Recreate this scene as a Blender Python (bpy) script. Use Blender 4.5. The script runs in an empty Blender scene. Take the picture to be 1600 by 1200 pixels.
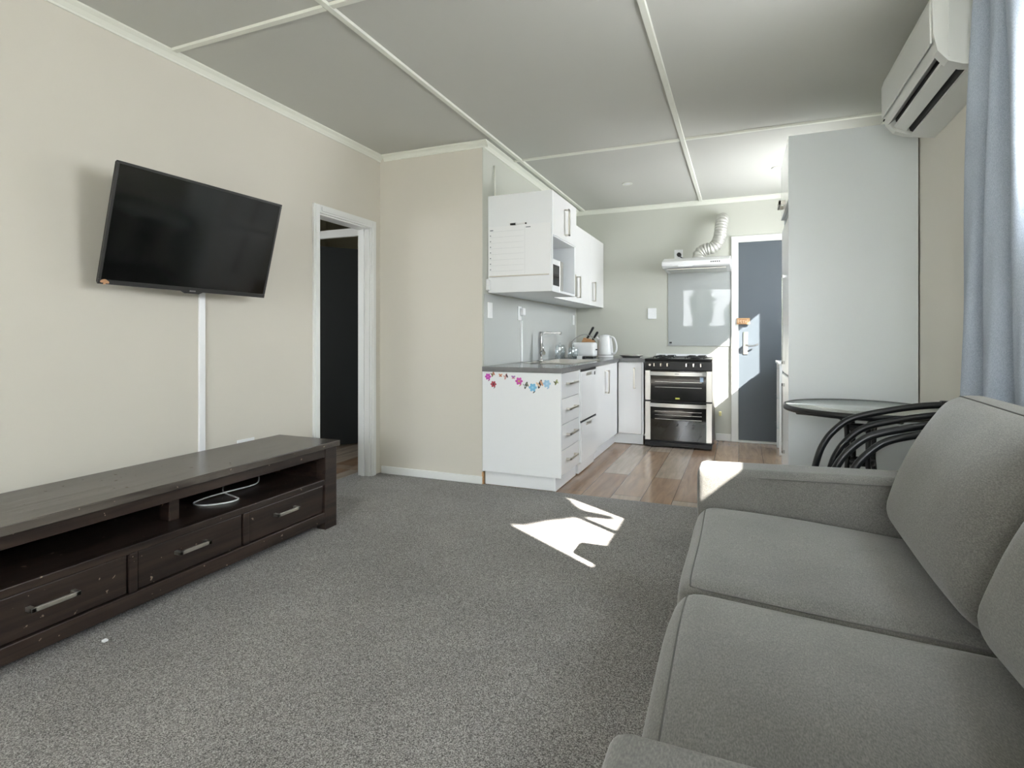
import bpy, bmesh, math, random
from mathutils import Vector, Matrix, Euler
random.seed(7)
PI = math.pi
scene = bpy.context.scene
COL = scene.collection

# ------------------------------------------------------------------ camera
cam_d = bpy.data.cameras.new('camera')
cam_d.sensor_width = 36.0
cam_d.lens = 866.77 / 1600 * 36.0
cam_d.shift_y = -(600 - 526.64) / 1600
cam_d.clip_start = 0.02
cam = bpy.data.objects.new('camera', cam_d)
COL.objects.link(cam)
cam.location = (0, 0, 1.03)
cam.rotation_euler = (PI / 2, 0, 0.3918)
scene.camera = cam

# ------------------------------------------------------------------ sky, sun, exposure
world = bpy.data.worlds.new('sky'); scene.world = world
world.use_nodes = True
wn = world.node_tree.nodes; wl = world.node_tree.links
bg = wn['Background']
wtc = wn.new('ShaderNodeTexCoord'); wsep = wn.new('ShaderNodeSeparateXYZ'); wr = wn.new('ShaderNodeValToRGB')
wl.new(wtc.outputs['Generated'], wsep.inputs[0]); wl.new(wsep.outputs['Z'], wr.inputs[0]); wl.new(wr.outputs[0], bg.inputs['Color'])
wr.color_ramp.elements[0].position = 0.0; wr.color_ramp.elements[0].color = (0.95, 0.97, 1.0, 1)
wr.color_ramp.elements[1].position = 0.7; wr.color_ramp.elements[1].color = (0.80, 0.90, 1.0, 1)
bg.inputs['Strength'].default_value = 12.5

SUN = Vector((-1.0, 0.7, -0.9)).normalized()
sd = bpy.data.lights.new('sun', 'SUN'); sd.energy = 28; sd.angle = math.radians(0.55); sd.color = (1.0, 0.95, 0.87)
so = bpy.data.objects.new('sun', sd); COL.objects.link(so)
so.location = (4, -2, 6); so.rotation_euler = SUN.to_track_quat('-Z', 'Y').to_euler()

def portal(name, loc, rot, sx, sy):
    d = bpy.data.lights.new(name, 'AREA'); d.shape = 'RECTANGLE'; d.size = sx; d.size_y = sy
    d.cycles.is_portal = True
    o = bpy.data.objects.new(name, d); COL.objects.link(o); o.location = loc; o.rotation_euler = rot

scene.view_settings.view_transform = 'Standard'
scene.view_settings.look = 'None'
scene.view_settings.gamma = 1.0
scene.view_settings.use_curve_mapping = False
scene.view_settings.exposure = 0.92
scene.cycles.max_bounces = 14
scene.cycles.diffuse_bounces = 10
scene.cycles.transparent_max_bounces = 16
scene.cycles.sample_clamp_indirect = 8.0
scene.cycles.use_denoising = True

# ------------------------------------------------------------------ materials
def lin(c):
    c = c / 255.0
    return c / 12.92 if c <= 0.04045 else ((c + 0.055) / 1.055) ** 2.4
def rgb(r, g, b): return (lin(r), lin(g), lin(b), 1.0)

def mat(name, col, rough=0.5, metal=0.0, bump=None, var=None, spec=0.5, coat=0.0):
    """bump=(scale, strength, distance); var=(scale, amount)"""
    m = bpy.data.materials.new(name); m.use_nodes = True
    nt = m.node_tree; b = nt.nodes['Principled BSDF']
    b.inputs['Base Color'].default_value = rgb(*col)
    b.inputs['Roughness'].default_value = rough
    b.inputs['Metallic'].default_value = metal
    b.inputs['Specular IOR Level'].default_value = spec
    b.inputs['Coat Weight'].default_value = coat
    b.inputs['Coat Roughness'].default_value = 0.05
    tc = nt.nodes.new('ShaderNodeTexCoord')
    if var:
        n = nt.nodes.new('ShaderNodeTexNoise'); n.inputs['Scale'].default_value = var[0]; n.inputs['Detail'].default_value = 5
        nt.links.new(tc.outputs['Object'], n.inputs['Vector'])
        r = nt.nodes.new('ShaderNodeMapRange')
        r.inputs['From Min'].default_value = 0.3; r.inputs['From Max'].default_value = 0.7
        r.inputs['To Min'].default_value = 1 - var[1]; r.inputs['To Max'].default_value = 1 + var[1]
        nt.links.new(n.outputs['Fac'], r.inputs['Value'])
        h = nt.nodes.new('ShaderNodeHueSaturation'); h.inputs['Color'].default_value = rgb(*col)
        nt.links.new(r.outputs[0], h.inputs['Value']); nt.links.new(h.outputs[0], b.inputs['Base Color'])
    if bump:
        n = nt.nodes.new('ShaderNodeTexNoise'); n.inputs['Scale'].default_value = bump[0]; n.inputs['Detail'].default_value = 3
        nt.links.new(tc.outputs['Object'], n.inputs['Vector'])
        bp = nt.nodes.new('ShaderNodeBump'); bp.inputs['Strength'].default_value = bump[1]; bp.inputs['Distance'].default_value = bump[2]
        nt.links.new(n.outputs['Fac'], bp.inputs['Height']); nt.links.new(bp.outputs[0], b.inputs['Normal'])
    return m

def speckle_mat(name, base, dark, light, fine, blotch, rough, bumpd, stretch=(1, 1, 1), sheen=0.0, fine_amt=1.0, blotch_amt=0.12):
    m = bpy.data.materials.new(name); m.use_nodes = True
    nt = m.node_tree; L = nt.links; b = nt.nodes['Principled BSDF']
    b.inputs['Roughness'].default_value = rough; b.inputs['Specular IOR Level'].default_value = 0.15
    b.inputs['Sheen Weight'].default_value = sheen; b.inputs['Sheen Roughness'].default_value = 0.5
    tc = nt.nodes.new('ShaderNodeTexCoord'); mp = nt.nodes.new('ShaderNodeMapping')
    mp.inputs['Scale'].default_value = stretch
    L.new(tc.outputs['Object'], mp.inputs['Vector'])
    n = nt.nodes.new('ShaderNodeTexNoise'); n.inputs['Scale'].default_value = fine; n.inputs['Detail'].default_value = 2
    L.new(mp.outputs[0], n.inputs['Vector'])
    cr = nt.nodes.new('ShaderNodeValToRGB'); e = cr.color_ramp.elements
    e[0].position = 0.5 - 0.16 / fine_amt; e[0].color = rgb(*dark); e[1].position = 0.5 + 0.16 / fine_amt; e[1].color = rgb(*light)
    k = cr.color_ramp.elements.new(0.5); k.color = rgb(*base)
    L.new(n.outputs['Fac'], cr.inputs[0])
    n2 = nt.nodes.new('ShaderNodeTexNoise'); n2.inputs['Scale'].default_value = blotch; n2.inputs['Detail'].default_value = 4
    L.new(tc.outputs['Object'], n2.inputs['Vector'])
    r = nt.nodes.new('ShaderNodeMapRange'); r.inputs['From Min'].default_value = 0.35; r.inputs['From Max'].default_value = 0.65
    r.inputs['To Min'].default_value = 1 - blotch_amt; r.inputs['To Max'].default_value = 1 + blotch_amt
    L.new(n2.outputs['Fac'], r.inputs['Value'])
    h = nt.nodes.new('ShaderNodeHueSaturation'); L.new(cr.outputs[0], h.inputs['Color']); L.new(r.outputs[0], h.inputs['Value'])
    L.new(h.outputs[0], b.inputs['Base Color'])
    bp = nt.nodes.new('ShaderNodeBump'); bp.inputs['Strength'].default_value = 0.5; bp.inputs['Distance'].default_value = bumpd
    L.new(n.outputs['Fac'], bp.inputs['Height']); L.new(bp.outputs[0], b.inputs['Normal'])
    return m

def plank_mat():
    m = bpy.data.materials.new('vinyl planks'); m.use_nodes = True
    nt = m.node_tree; L = nt.links; b = nt.nodes['Principled BSDF']
    b.inputs['Roughness'].default_value = 0.2
    tc = nt.nodes.new('ShaderNodeTexCoord'); mp = nt.nodes.new('ShaderNodeMapping')
    mp.inputs['Rotation'].default_value = (0, 0, PI / 2); mp.inputs['Location'].default_value = (0.37, 0.03, 0)
    L.new(tc.outputs['Object'], mp.inputs['Vector'])
    br = nt.nodes.new('ShaderNodeTexBrick'); br.offset = 0.37
    br.inputs['Scale'].default_value = 1.0; br.inputs['Brick Width'].default_value = 1.5; br.inputs['Row Height'].default_value = 0.19
    br.inputs['Mortar Size'].default_value = 0.0015; br.inputs['Bias'].default_value = 0.0
    br.inputs['Color1'].default_value = (0, 0, 0, 1); br.inputs['Color2'].default_value = (1, 1, 1, 1); br.inputs['Mortar'].default_value = (0.2, 0.2, 0.2, 1)
    L.new(mp.outputs[0], br.inputs['Vector'])
    cr = nt.nodes.new('ShaderNodeValToRGB'); e = cr.color_ramp.elements
    e[0].position = 0.0; e[0].color = rgb(144, 116, 93); e[1].position = 1.0; e[1].color = rgb(172, 158, 143)
    for p, c in ((0.3, (152, 125, 102)), (0.45, (161, 139, 119)), (0.6, (148, 121, 98)), (0.75, (167, 150, 133))):
        x = cr.color_ramp.elements.new(p); x.color = rgb(*c)
    L.new(br.outputs['Color'], cr.inputs[0])
    mp2 = nt.nodes.new('ShaderNodeMapping'); mp2.inputs['Scale'].default_value = (14, 1.6, 1); L.new(tc.outputs['Object'], mp2.inputs['Vector'])
    n = nt.nodes.new('ShaderNodeTexNoise'); n.inputs['Scale'].default_value = 1.6; n.inputs['Detail'].default_value = 6; n.inputs['Distortion'].default_value = 1.2
    L.new(mp2.outputs[0], n.inputs['Vector'])
    r = nt.nodes.new('ShaderNodeMapRange'); r.inputs['From Min'].default_value = 0.3; r.inputs['From Max'].default_value = 0.7
    r.inputs['To Min'].default_value = 0.78; r.inputs['To Max'].default_value = 1.15
    L.new(n.outputs['Fac'], r.inputs['Value'])
    h = nt.nodes.new('ShaderNodeHueSaturation'); L.new(cr.outputs[0], h.inputs['Color']); L.new(r.outputs[0], h.inputs['Value'])
    mx = nt.nodes.new('ShaderNodeMix'); mx.data_type = 'RGBA'; mx.inputs['B'].default_value = rgb(60, 45, 35)
    L.new(br.outputs['Fac'], mx.inputs['Factor']); L.new(h.outputs[0], mx.inputs['A'])
    L.new(mx.outputs['Result'], b.inputs['Base Color'])
    bp = nt.nodes.new('ShaderNodeBump'); bp.inputs['Strength'].default_value = 0.25; bp.inputs['Distance'].default_value = 0.002
    L.new(n.outputs['Fac'], bp.inputs['Height']); L.new(bp.outputs[0], b.inputs['Normal'])
    return m

def wood_mat(name, c1, c2, rough, axis_scale, chips=True):
    m = bpy.data.materials.new(name); m.use_nodes = True
    nt = m.node_tree; L = nt.links; b = nt.nodes['Principled BSDF']
    b.inputs['Roughness'].default_value = rough
    tc = nt.nodes.new('ShaderNodeTexCoord'); mp = nt.nodes.new('ShaderNodeMapping'); mp.inputs['Scale'].default_value = axis_scale
    L.new(tc.outputs['Object'], mp.inputs['Vector'])
    n = nt.nodes.new('ShaderNodeTexNoise'); n.inputs['Scale'].default_value = 3.0; n.inputs['Detail'].default_value = 7; n.inputs['Distortion'].default_value = 0.6
    L.new(mp.outputs[0], n.inputs['Vector'])
    cr = nt.nodes.new('ShaderNodeValToRGB'); e = cr.color_ramp.elements
    e[0].position = 0.35; e[0].color = rgb(*c1); e[1].position = 0.68; e[1].color = rgb(*c2)
    L.new(n.outputs['Fac'], cr.inputs[0])
    out = cr.outputs[0]
    if chips:
        n2 = nt.nodes.new('ShaderNodeTexNoise'); n2.inputs['Scale'].default_value = 38; n2.inputs['Detail'].default_value = 2
        L.new(tc.outputs['Object'], n2.inputs['Vector'])
        c2_ = nt.nodes.new('ShaderNodeValToRGB'); q = c2_.color_ramp.elements
        q[0].position = 0.72; q[0].color = (0, 0, 0, 1); q[1].position = 0.745; q[1].color = (1, 1, 1, 1)
        L.new(n2.outputs['Fac'], c2_.inputs[0])
        mx = nt.nodes.new('ShaderNodeMix'); mx.data_type = 'RGBA'; mx.inputs['B'].default_value = rgb(150, 135, 118)
        L.new(c2_.outputs[0], mx.inputs['Factor']); L.new(out, mx.inputs['A']); out = mx.outputs['Result']
    L.new(out, b.inputs['Base Color'])
    bp = nt.nodes.new('ShaderNodeBump'); bp.inputs['Strength'].default_value = 0.25; bp.inputs['Distance'].default_value = 0.002
    L.new(n.outputs['Fac'], bp.inputs['Height']); L.new(bp.outputs[0], b.inputs['Normal'])
    return m

def glass_mat(name, tint=(1, 1, 1), refl=0.06, rough=0.0):
    m = bpy.data.materials.new(name); m.use_nodes = True
    nt = m.node_tree; L = nt.links; nt.nodes.remove(nt.nodes['Principled BSDF'])
    t = nt.nodes.new('ShaderNodeBsdfTransparent'); t.inputs[0].default_value = (*tint, 1)
    g = nt.nodes.new('ShaderNodeBsdfGlossy'); g.inputs['Color'].default_value = (0.97, 0.98, 0.98, 1); g.inputs['Roughness'].default_value = rough
    f = nt.nodes.new('ShaderNodeLayerWeight'); f.inputs[0].default_value = 0.5
    pw = nt.nodes.new('ShaderNodeMath'); pw.operation = 'POWER'; pw.inputs[1].default_value = 5.0
    L.new(f.outputs['Facing'], pw.inputs[0])
    mth = nt.nodes.new('ShaderNodeMath'); mth.operation = 'MULTIPLY_ADD'; mth.inputs[1].default_value = 1 - refl; mth.inputs[2].default_value = refl
    mth.use_clamp = True
    L.new(pw.outputs[0], mth.inputs[0])
    mx = nt.nodes.new('ShaderNodeMixShader'); L.new(mth.outputs[0], mx.inputs[0]); L.new(t.outputs[0], mx.inputs[1]); L.new(g.outputs[0], mx.inputs[2])
    L.new(mx.outputs[0], nt.nodes['Material Output'].inputs[0])
    return m

def frosted_mat(name, tint, refl, rough):
    m = glass_mat(name, tint, refl, rough); nt = m.node_tree; L = nt.links
    out = nt.nodes['Material Output']; src = out.inputs[0].links[0].from_socket
    d = nt.nodes.new('ShaderNodeBsdfDiffuse'); d.inputs[0].default_value = rgb(205, 218, 217)
    w = nt.nodes.new('ShaderNodeTexNoise'); w.inputs['Scale'].default_value = 55
    bp = nt.nodes.new('ShaderNodeBump'); bp.inputs['Strength'].default_value = 0.05; bp.inputs['Distance'].default_value = 0.003
    L.new(w.outputs['Fac'], bp.inputs['Height'])
    for n in nt.nodes:
        if n.type == 'BSDF_GLOSSY': L.new(bp.outputs[0], n.inputs['Normal'])
    mx = nt.nodes.new('ShaderNodeMixShader'); mx.inputs[0].default_value = 0.15
    L.new(src, mx.inputs[1]); L.new(d.outputs[0], mx.inputs[2]); L.new(mx.outputs[0], out.inputs[0])
    return m

M = dict(
    wall=mat('cream wall paint', (207, 203, 192), 0.85, bump=(260, 0.05, 0.001), var=(1.3, 0.015)),
    kwall=mat('sage grey wall paint', (192, 194, 185), 0.8, bump=(260, 0.05, 0.001)),
    rwall=mat('warm white wall paint', (220, 217, 208), 0.8, bump=(260, 0.05, 0.001)),
    ceil=mat('ceiling paint', (191, 192, 186), 0.9),
    trim=mat('white gloss trim paint', (226, 228, 226), 0.35),
    ctrim=mat('ceiling trim paint', (224, 226, 216), 0.5),
    carpet=speckle_mat('grey cut pile carpet', (132, 129, 126), (79, 77, 75), (181, 178, 174), 330, 2.2, 1.0, 0.006, sheen=0.1, blotch_amt=0.09),
    sofa=speckle_mat('grey woven upholstery', (107, 106, 102), (90, 89, 86), (124, 123, 118), 420, 6, 0.95, 0.0005, stretch=(1, 0.4, 1), sheen=0.3, fine_amt=0.7, blotch_amt=0.07),
    seam=mat('grey upholstery seam', (92, 91, 88), 0.95),
    planks=plank_mat(),
    white=mat('gloss white laminate', (243, 244, 245), 0.12, coat=0.3),
    whitem=mat('satin white laminate', (232, 235, 237), 0.35),
    panel=mat('satin white end panel', (222, 228, 231), 0.3),
    chrome=mat('chrome', (205, 205, 205), 0.08, 1.0),
    nickel=mat('brushed nickel', (205, 201, 192), 0.38, 1.0),
    steel=mat('stainless steel', (205, 203, 198), 0.3, 1.0),
    bench=mat('grey laminate worktop', (118, 119, 120), 0.14, var=(30, 0.06)),
    black=mat('black plastic', (16, 16, 17), 0.35),
    tvframe=mat('dark grey tv bezel', (46, 46, 46), 0.35),
    screen=mat('tv screen glass', (7, 8, 8), 0.09, spec=0.9),
    blackglass=mat('black oven glass', (10, 10, 11), 0.04, spec=0.7),
    enamel=mat('black enamel', (14, 14, 15), 0.3, spec=0.3),
    tube=mat('black powder coated tube', (28, 30, 32), 0.32),
    wood=wood_mat('dark stained wood', (30, 23, 20), (58, 46, 39), 0.34, (6, 0.7, 14)),
    woodtop_sheen=wood_mat('dark stained wood top with sheen in colour', (52, 46, 42), (98, 92, 85), 0.26, (16, 0.7, 4)),  # lighter than the front: grazing reflection put into the colour
    plastic=mat('white plastic', (236, 238, 239), 0.3),
    acw=mat('air conditioner plastic', (216, 218, 215), 0.4),
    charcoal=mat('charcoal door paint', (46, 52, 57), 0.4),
    doorgrey=mat('grey door paint', (80, 88, 95), 0.4),
    curtain=speckle_mat('blue grey curtain cloth', (171, 181, 195), (157, 168, 183), (185, 194, 206), 700, 5, 0.95, 0.0004, stretch=(1, 1, 0.3), blotch_amt=0.03),
    splash=mat('pale grey splashback glass', (168, 173, 172), 0.02, spec=0.25),
    splash2=mat('grey kitchen wall lining', (194, 198, 196), 0.12, spec=0.5),
    glass=glass_mat('window glass'),
    tabletop=frosted_mat('rippled table glass', (0.90, 0.95, 0.95), 0.72, 0.08),
    clear=glass_mat('clear plastic', (0.95, 0.97, 0.98), 0.16, 0.08),
    duct=mat('white foil duct', (196, 196, 190), 0.35, 0.4),
    dark=mat('dark recess', (24, 24, 24), 0.6),
    brown=wood_mat('pale wood', (190, 140, 95), (214, 172, 128), 0.5, (4, 4, 20), False),
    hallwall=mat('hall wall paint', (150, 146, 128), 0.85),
    concrete=mat('garden paving', (175, 172, 165), 0.9, var=(3, 0.1)),
    leafm=mat('leaf green', (70, 96, 52), 0.6, var=(6, 0.2)),
    bark=mat('bark brown', (92, 74, 58), 0.9, var=(12, 0.2)),
    fence=mat('garden fence boards', (120, 116, 108), 0.85, var=(8, 0.1)),
)
def flat(c, rough=0.5):
    key = 'col%s' % (c,)
    if key not in M: M[key] = mat('sticker colour', c, rough)
    return M[key]

# ------------------------------------------------------------------ mesh helpers
def new(): return bmesh.new()

def box(bm, x0, x1, y0, y1, z0, z1, mi=0):
    vs = [bm.verts.new((x, y, z)) for x in (x0, x1) for y in (y0, y1) for z in (z0, z1)]
    for idx in ((0, 1, 3, 2), (4, 6, 7, 5), (0, 4, 5, 1), (2, 3, 7, 6), (0, 2, 6, 4), (1, 5, 7, 3)):
        f = bm.faces.new([vs[i] for i in idx]); f.material_index = mi
    return vs

def tube(bm, pts, r, n=12, cap=True, closed=False, mi=0):
    pts = [Vector(p) for p in pts]; N = len(pts)
    rs = r if isinstance(r, (list, tuple)) else [r] * N
    rings = []; prev = None
    for i, p in enumerate(pts):
        if closed: t = pts[(i + 1) % N] - pts[i - 1]
        else: t = (pts[min(i + 1, N - 1)] - pts[max(i - 1, 0)])
        t.normalize()
        if prev is None:
            a = Vector((0, 0, 1)) if abs(t.z) < 0.9 else Vector((1, 0, 0))
            u = t.cross(a).normalized()
        else:
            u = (prev - t * prev.dot(t)).normalized()
        prev = u; v = t.cross(u)
        rings.append([bm.verts.new(p + (u * math.cos(2 * PI * k / n) + v * math.sin(2 * PI * k / n)) * rs[i]) for k in range(n)])
    M_ = N if closed else N - 1
    for i in range(M_):
        a, b = rings[i], rings[(i + 1) % N]
        for k in range(n):
            f = bm.faces.new((a[k], a[(k + 1) % n], b[(k + 1) % n], b[k])); f.smooth = True; f.material_index = mi
    if cap and not closed:
        f = bm.faces.new(rings[0][::-1]); f.material_index = mi
        f = bm.faces.new(rings[-1]); f.material_index = mi

def lathe(bm, cx, cy, prof, n=32, mi=0, sx=1, sy=1):
    rings = []
    for (r, z) in prof:
        if r < 1e-6: rings.append([bm.verts.new((cx, cy, z))])
        else: rings.append([bm.verts.new((cx + sx * r * math.cos(2 * PI * k / n), cy + sy * r * math.sin(2 * PI * k / n), z)) for k in range(n)])
    for a, b in zip(rings, rings[1:]):
        for k in range(n):
            k2 = (k + 1) % n
            if len(a) == 1 and len(b) == 1: continue
            if len(a) == 1: vs = (a[0], b[k2], b[k])
            elif len(b) == 1: vs = (a[k], a[k2], b[0])
            else: vs = (a[k], a[k2], b[k2], b[k])
            f = bm.faces.new(vs); f.smooth = True; f.material_index = mi

def prism(bm, poly, axis, a0, a1, mi=0):
    """poly: list of 2D points; axis 'X' -> (y,z), 'Y' -> (x,z), 'Z' -> (x,y)"""
    def P(p, a):
        if axis == 'X': return (a, p[0], p[1])
        if axis == 'Y': return (p[0], a, p[1])
        return (p[0], p[1], a)
    A = [bm.verts.new(P(p, a0)) for p in poly]; B = [bm.verts.new(P(p, a1)) for p in poly]
    n = len(poly)
    for i in range(n):
        f = bm.faces.new((A[i], A[(i + 1) % n], B[(i + 1) % n], B[i])); f.material_index = mi
    f = bm.faces.new(A[::-1]); f.material_index = mi
    f = bm.faces.new(B); f.material_index = mi

def cushion(w, d, h, r, crown=0.0, cuts=16, front=0.0, wob=0.0, seed=0):
    """rounded box centred at origin, crown on +z (and front bulge on -x)"""
    bm = new()
    bmesh.ops.create_cube(bm, size=2.0)
    bmesh.ops.subdivide_edges(bm, edges=bm.edges[:], cuts=cuts, use_grid_fill=True)
    H = Vector((w / 2, d / 2, h / 2))
    global LASTGRID; LASTGRID = [(round((v.co.x + 1) / 2 * (cuts + 1)), round((v.co.y + 1) / 2 * (cuts + 1)), round((v.co.z + 1) / 2 * (cuts + 1))) for v in bm.verts]
    for v in bm.verts:
        q = Vector([math.sin(PI / 2 * c) if abs(c) < 1 else c for c in v.co])
        p = Vector((q.x * H.x, q.y * H.y, q.z * H.z))
        inn = Vector([max(-(H[i] - r), min(H[i] - r, p[i])) for i in range(3)])
        dd = p - inn
        if dd.length > 1e-9: p = inn + dd.normalized() * r
        u, vv, ww = p.x / H.x, p.y / H.y, p.z / H.z
        if crown: 
            p.z += crown * (1 - min(1, abs(u)) ** 2.5) * (1 - min(1, abs(vv)) ** 2.5) * (1 if ww > 0 else 0.0) * max(0, ww)
        if front:
            p.x -= front * (1 - min(1, abs(ww)) ** 2) * (1 - min(1, abs(vv)) ** 4) * max(0, -u)
        if wob:
            p += Vector((math.sin(7 * p.y + 5 * p.z + seed), math.sin(6 * p.x + 9 * p.z + seed * 2), math.sin(8 * p.x + 5 * p.y + seed))) * wob
        v.co = p
    for f in bm.faces: f.smooth = True
    return bm

def xform(bm, mtx):
    bmesh.ops.transform(bm, matrix=mtx, verts=bm.verts[:])
    return bm

def obj(name, bm, m, parent=None, bevel=0.0, smooth=False, seg=2):
    """link bm (world coordinates) as ONE mesh object; children keep their parent's frame"""
    bmesh.ops.recalc_face_normals(bm, faces=bm.faces[:])
    if parent is not None:
        p = parent; off = Vector((0, 0, 0))
        while p is not None: off += p.location; p = p.parent
    else:
        xs = [v.co.x for v in bm.verts]; ys = [v.co.y for v in bm.verts]; zs = [v.co.z for v in bm.verts]
        off = Vector(((min(xs) + max(xs)) / 2, (min(ys) + max(ys)) / 2, min(zs)))
    # a sub-part keeps its origin at its parent's origin
    bmesh.ops.translate(bm, vec=-off, verts=bm.verts[:])
    me = bpy.data.meshes.new(name); bm.to_mesh(me); bm.free()
    for mm in (m if isinstance(m, (list, tuple)) else [m]): me.materials.append(mm)
    if smooth:
        for p in me.polygons: p.use_smooth = True
    o = bpy.data.objects.new(name, me); COL.objects.link(o)
    if parent is not None: o.parent = parent
    else: o.location = off
    if bevel:
        b = o.modifiers.new('bevel', 'BEVEL'); b.width = bevel; b.segments = seg; b.limit_method = 'ANGLE'; b.angle_limit = math.radians(40)
        b.harden_normals = False
    return o

def tag(o, label, cat, group=None):
    o['label'] = label; o['category'] = cat
    if group: o['group'] = group
    return o
def thing(name, label, cat, loc=(0, 0, 0), group=None):
    o = bpy.data.objects.new(name, None); COL.objects.link(o); o.location = loc; o.empty_display_size = 0.05
    return tag(o, label, cat, group)
def struct(name, bm, m, parent=None, bevel=0.0, label=None):
    o = obj(name, bm, m, parent, bevel)
    o['kind'] = 'structure'
    if label: o['label'] = label
    return o
def b1(*a):
    bm = new(); box(bm, *a); return bm
def smooth_pts(pts, n=8):
    P = [Vector(p) for p in pts]; out = []
    for i in range(len(P) - 1):
        p0 = P[max(i - 1, 0)]; p1 = P[i]; p2 = P[i + 1]; p3 = P[min(i + 2, len(P) - 1)]
        for k in range(n):
            t = k / n
            out.append(0.5 * ((2 * p1) + (p2 - p0) * t + (2 * p0 - 5 * p1 + 4 * p2 - p3) * t * t + (3 * p1 - p0 - 3 * p2 + p3) * t ** 3))
    out.append(P[-1]); return out

# ================================================================== THE ROOM
XL, XR, YN, XN, YB, YR, H = -2.539, 0.870, 3.515, -1.673, 5.897, -3.50, 2.40
# floors
struct('floor', b1(-2.70, 1.0, YR - 0.1, YN + 0.005, -0.05, 0.0), M['carpet'], label='grey cut pile carpet of the living area')
struct('floor', b1(-4.4, 1.0, YN + 0.005, YB + 0.1, -0.05, -0.004), M['planks'], label='brown and grey wood look planks of the kitchen')
struct('floor', b1(-4.4, -2.70, 1.8, YN + 0.005, -0.05, -0.004), M['planks'], label='wood look planks of the hall')
struct('ceiling', b1(-4.4, 1.1, YR - 0.1, YB + 0.1, H, H + 0.08), M['ceil'])
# left wall with the hall doorway (opening Y 2.842-3.40, head 1.845)
D0, D1, DH = 2.842, 3.40, 1.845
bm = new()
box(bm, XL - 0.10, XL, YR - 0.1, D0, 0, H); box(bm, XL - 0.10, XL, D1, YN, 0, H); box(bm, XL - 0.10, XL, D0, D1, DH, H)
struct('wall_left', bm, M['wall'])
# nib / closet block between living room and kitchen
bm = new(); box(bm, XL - 0.10, XN - 0.006, YN, YB + 0.1, 0, H)
struct('wall_nib', bm, M['wall'])
struct('wall_kitchen_side', b1(XN - 0.006, XN, YN + 0.001, YB, 0, H), M['kwall'])
struct('wall_back', b1(XN - 0.006, 1.1, YB, YB + 0.1, 0, H), M['kwall'])
# right wall with living window (Y 1.38-2.14, Z 1.49-2.10) and kitchen window (Y 4.80-5.39, Z 1.42-1.98)
WY0, WY1, WZ0, WZ1 = 1.285, 2.13, 1.340, 2.03
KY0, KY1, KZ0, KZ1 = 4.45, 5.39, 1.32, 2.03
bm = new(); T = XR + 0.10
box(bm, XR, T, YR - 0.1, WY0, 0, H); box(bm, XR, T, WY0, WY1, 0, WZ0); box(bm, XR, T, WY0, WY1, WZ1, H)
box(bm, XR, T, WY1, KY0, 0, H); box(bm, XR, T, KY0, KY1, 0, KZ0); box(bm, XR, T, KY0, KY1, KZ1, H); box(bm, XR, T, KY1, YB + 0.1, 0, H)
struct('wall_right', bm, M['rwall'])
# rear wall with the wide window seen reflected in the splashback
RX0, RX1, RZ0, RZ1 = -1.45, 0.82, 0.06, 2.30
bm = new()
box(bm, XL - 0.1, RX0, YR - 0.1, YR, 0, H); box(bm, RX1, XR, YR - 0.1, YR, 0, H)
box(bm, RX0, RX1, YR - 0.1, YR, 0, RZ0); box(bm, RX0, RX1, YR - 0.1, YR, RZ1, H)
struct('wall_rear', bm, M['rwall'])
# hall beyond the doorway
bm = new(); box(bm, -4.40, -4.30, 1.8, 2.3, 0, H); box(bm, -4.40, -4.30, 2.9, 5.2, 0, H); box(bm, -4.40, -4.30, 2.3, 2.9, 0, 1.1); box(bm, -4.40, -4.30, 2.3, 2.9, 1.8, H); box(bm, -4.30, -2.639, 4.95, 5.05, 0, H); box(bm, -4.30, -2.639, 1.8, 1.9, 0, H)
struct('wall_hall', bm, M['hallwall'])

def window(n, plane, a0, a1, z0, z1, mull, pos):
    """frame ring + mullions + pane; plane 'X' or 'Y' at pos"""
    w = 0.035; fr = new()
    def B(bm, a, b, c, d, t0=-0.025, t1=0.025):
        if plane == 'X': box(bm, pos + t0, pos + t1, a, b, c, d)
        else: box(bm, a, b, pos + t0, pos + t1, c, d)
    B(fr, a0, a1, z0, z0 + w); B(fr, a0, a1, z1 - w, z1); B(fr, a0, a0 + w, z0 + w, z1 - w); B(fr, a1 - w, a1, z0 + w, z1 - w)
    for q, mw in mull: B(fr, q - mw / 2, q + mw / 2, z0 + w, z1 - w)
    f = struct('window_%d' % n, fr, M['trim'], bevel=0.003)
    g = new(); B(g, a0 + w, a1 - w, z0 + w, z1 - w, -0.002, 0.002)
    p = obj('pane', g, M['glass'], f); 
    return f
def reg(n, plane, a0, a1, z0, z1, pos):
    pass
window(1, 'Y', RX0, RX1, RZ0, RZ1, [(-0.99, 0.05), (0.02, 0.05)], YR - 0.05)
# the two right-hand windows: slim frames outside the reveal so the opening keeps its lit size
window(2, 'X', WY0 - 0.034, WY1 + 0.034, WZ0 - 0.034, WZ1 + 0.034, [(1.785, 0.022)], XR + 0.125)
window(3, 'X', KY0 - 0.034, KY1 + 0.034, KZ0 - 0.034, KZ1 + 0.034, [], XR + 0.125)
window(4, 'X', 2.3, 2.9, 1.1, 1.8, [], -4.35)  # unseen window added to brighten the hall
portal('portal_hall', (-4.29, 2.6, 1.45), (PI / 2, 0, -PI / 2), 0.6, 0.7)
portal('portal_rear', ((RX0 + RX1) / 2, YR + 0.01, (RZ0 + RZ1) / 2), (-PI / 2, 0, 0), RX1 - RX0, RZ1 - RZ0)
portal('portal_side', (XR - 0.005, (WY0 + WY1) / 2, (WZ0 + WZ1) / 2), (PI / 2, 0, PI / 2), WY1 - WY0, WZ1 - WZ0)
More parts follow.
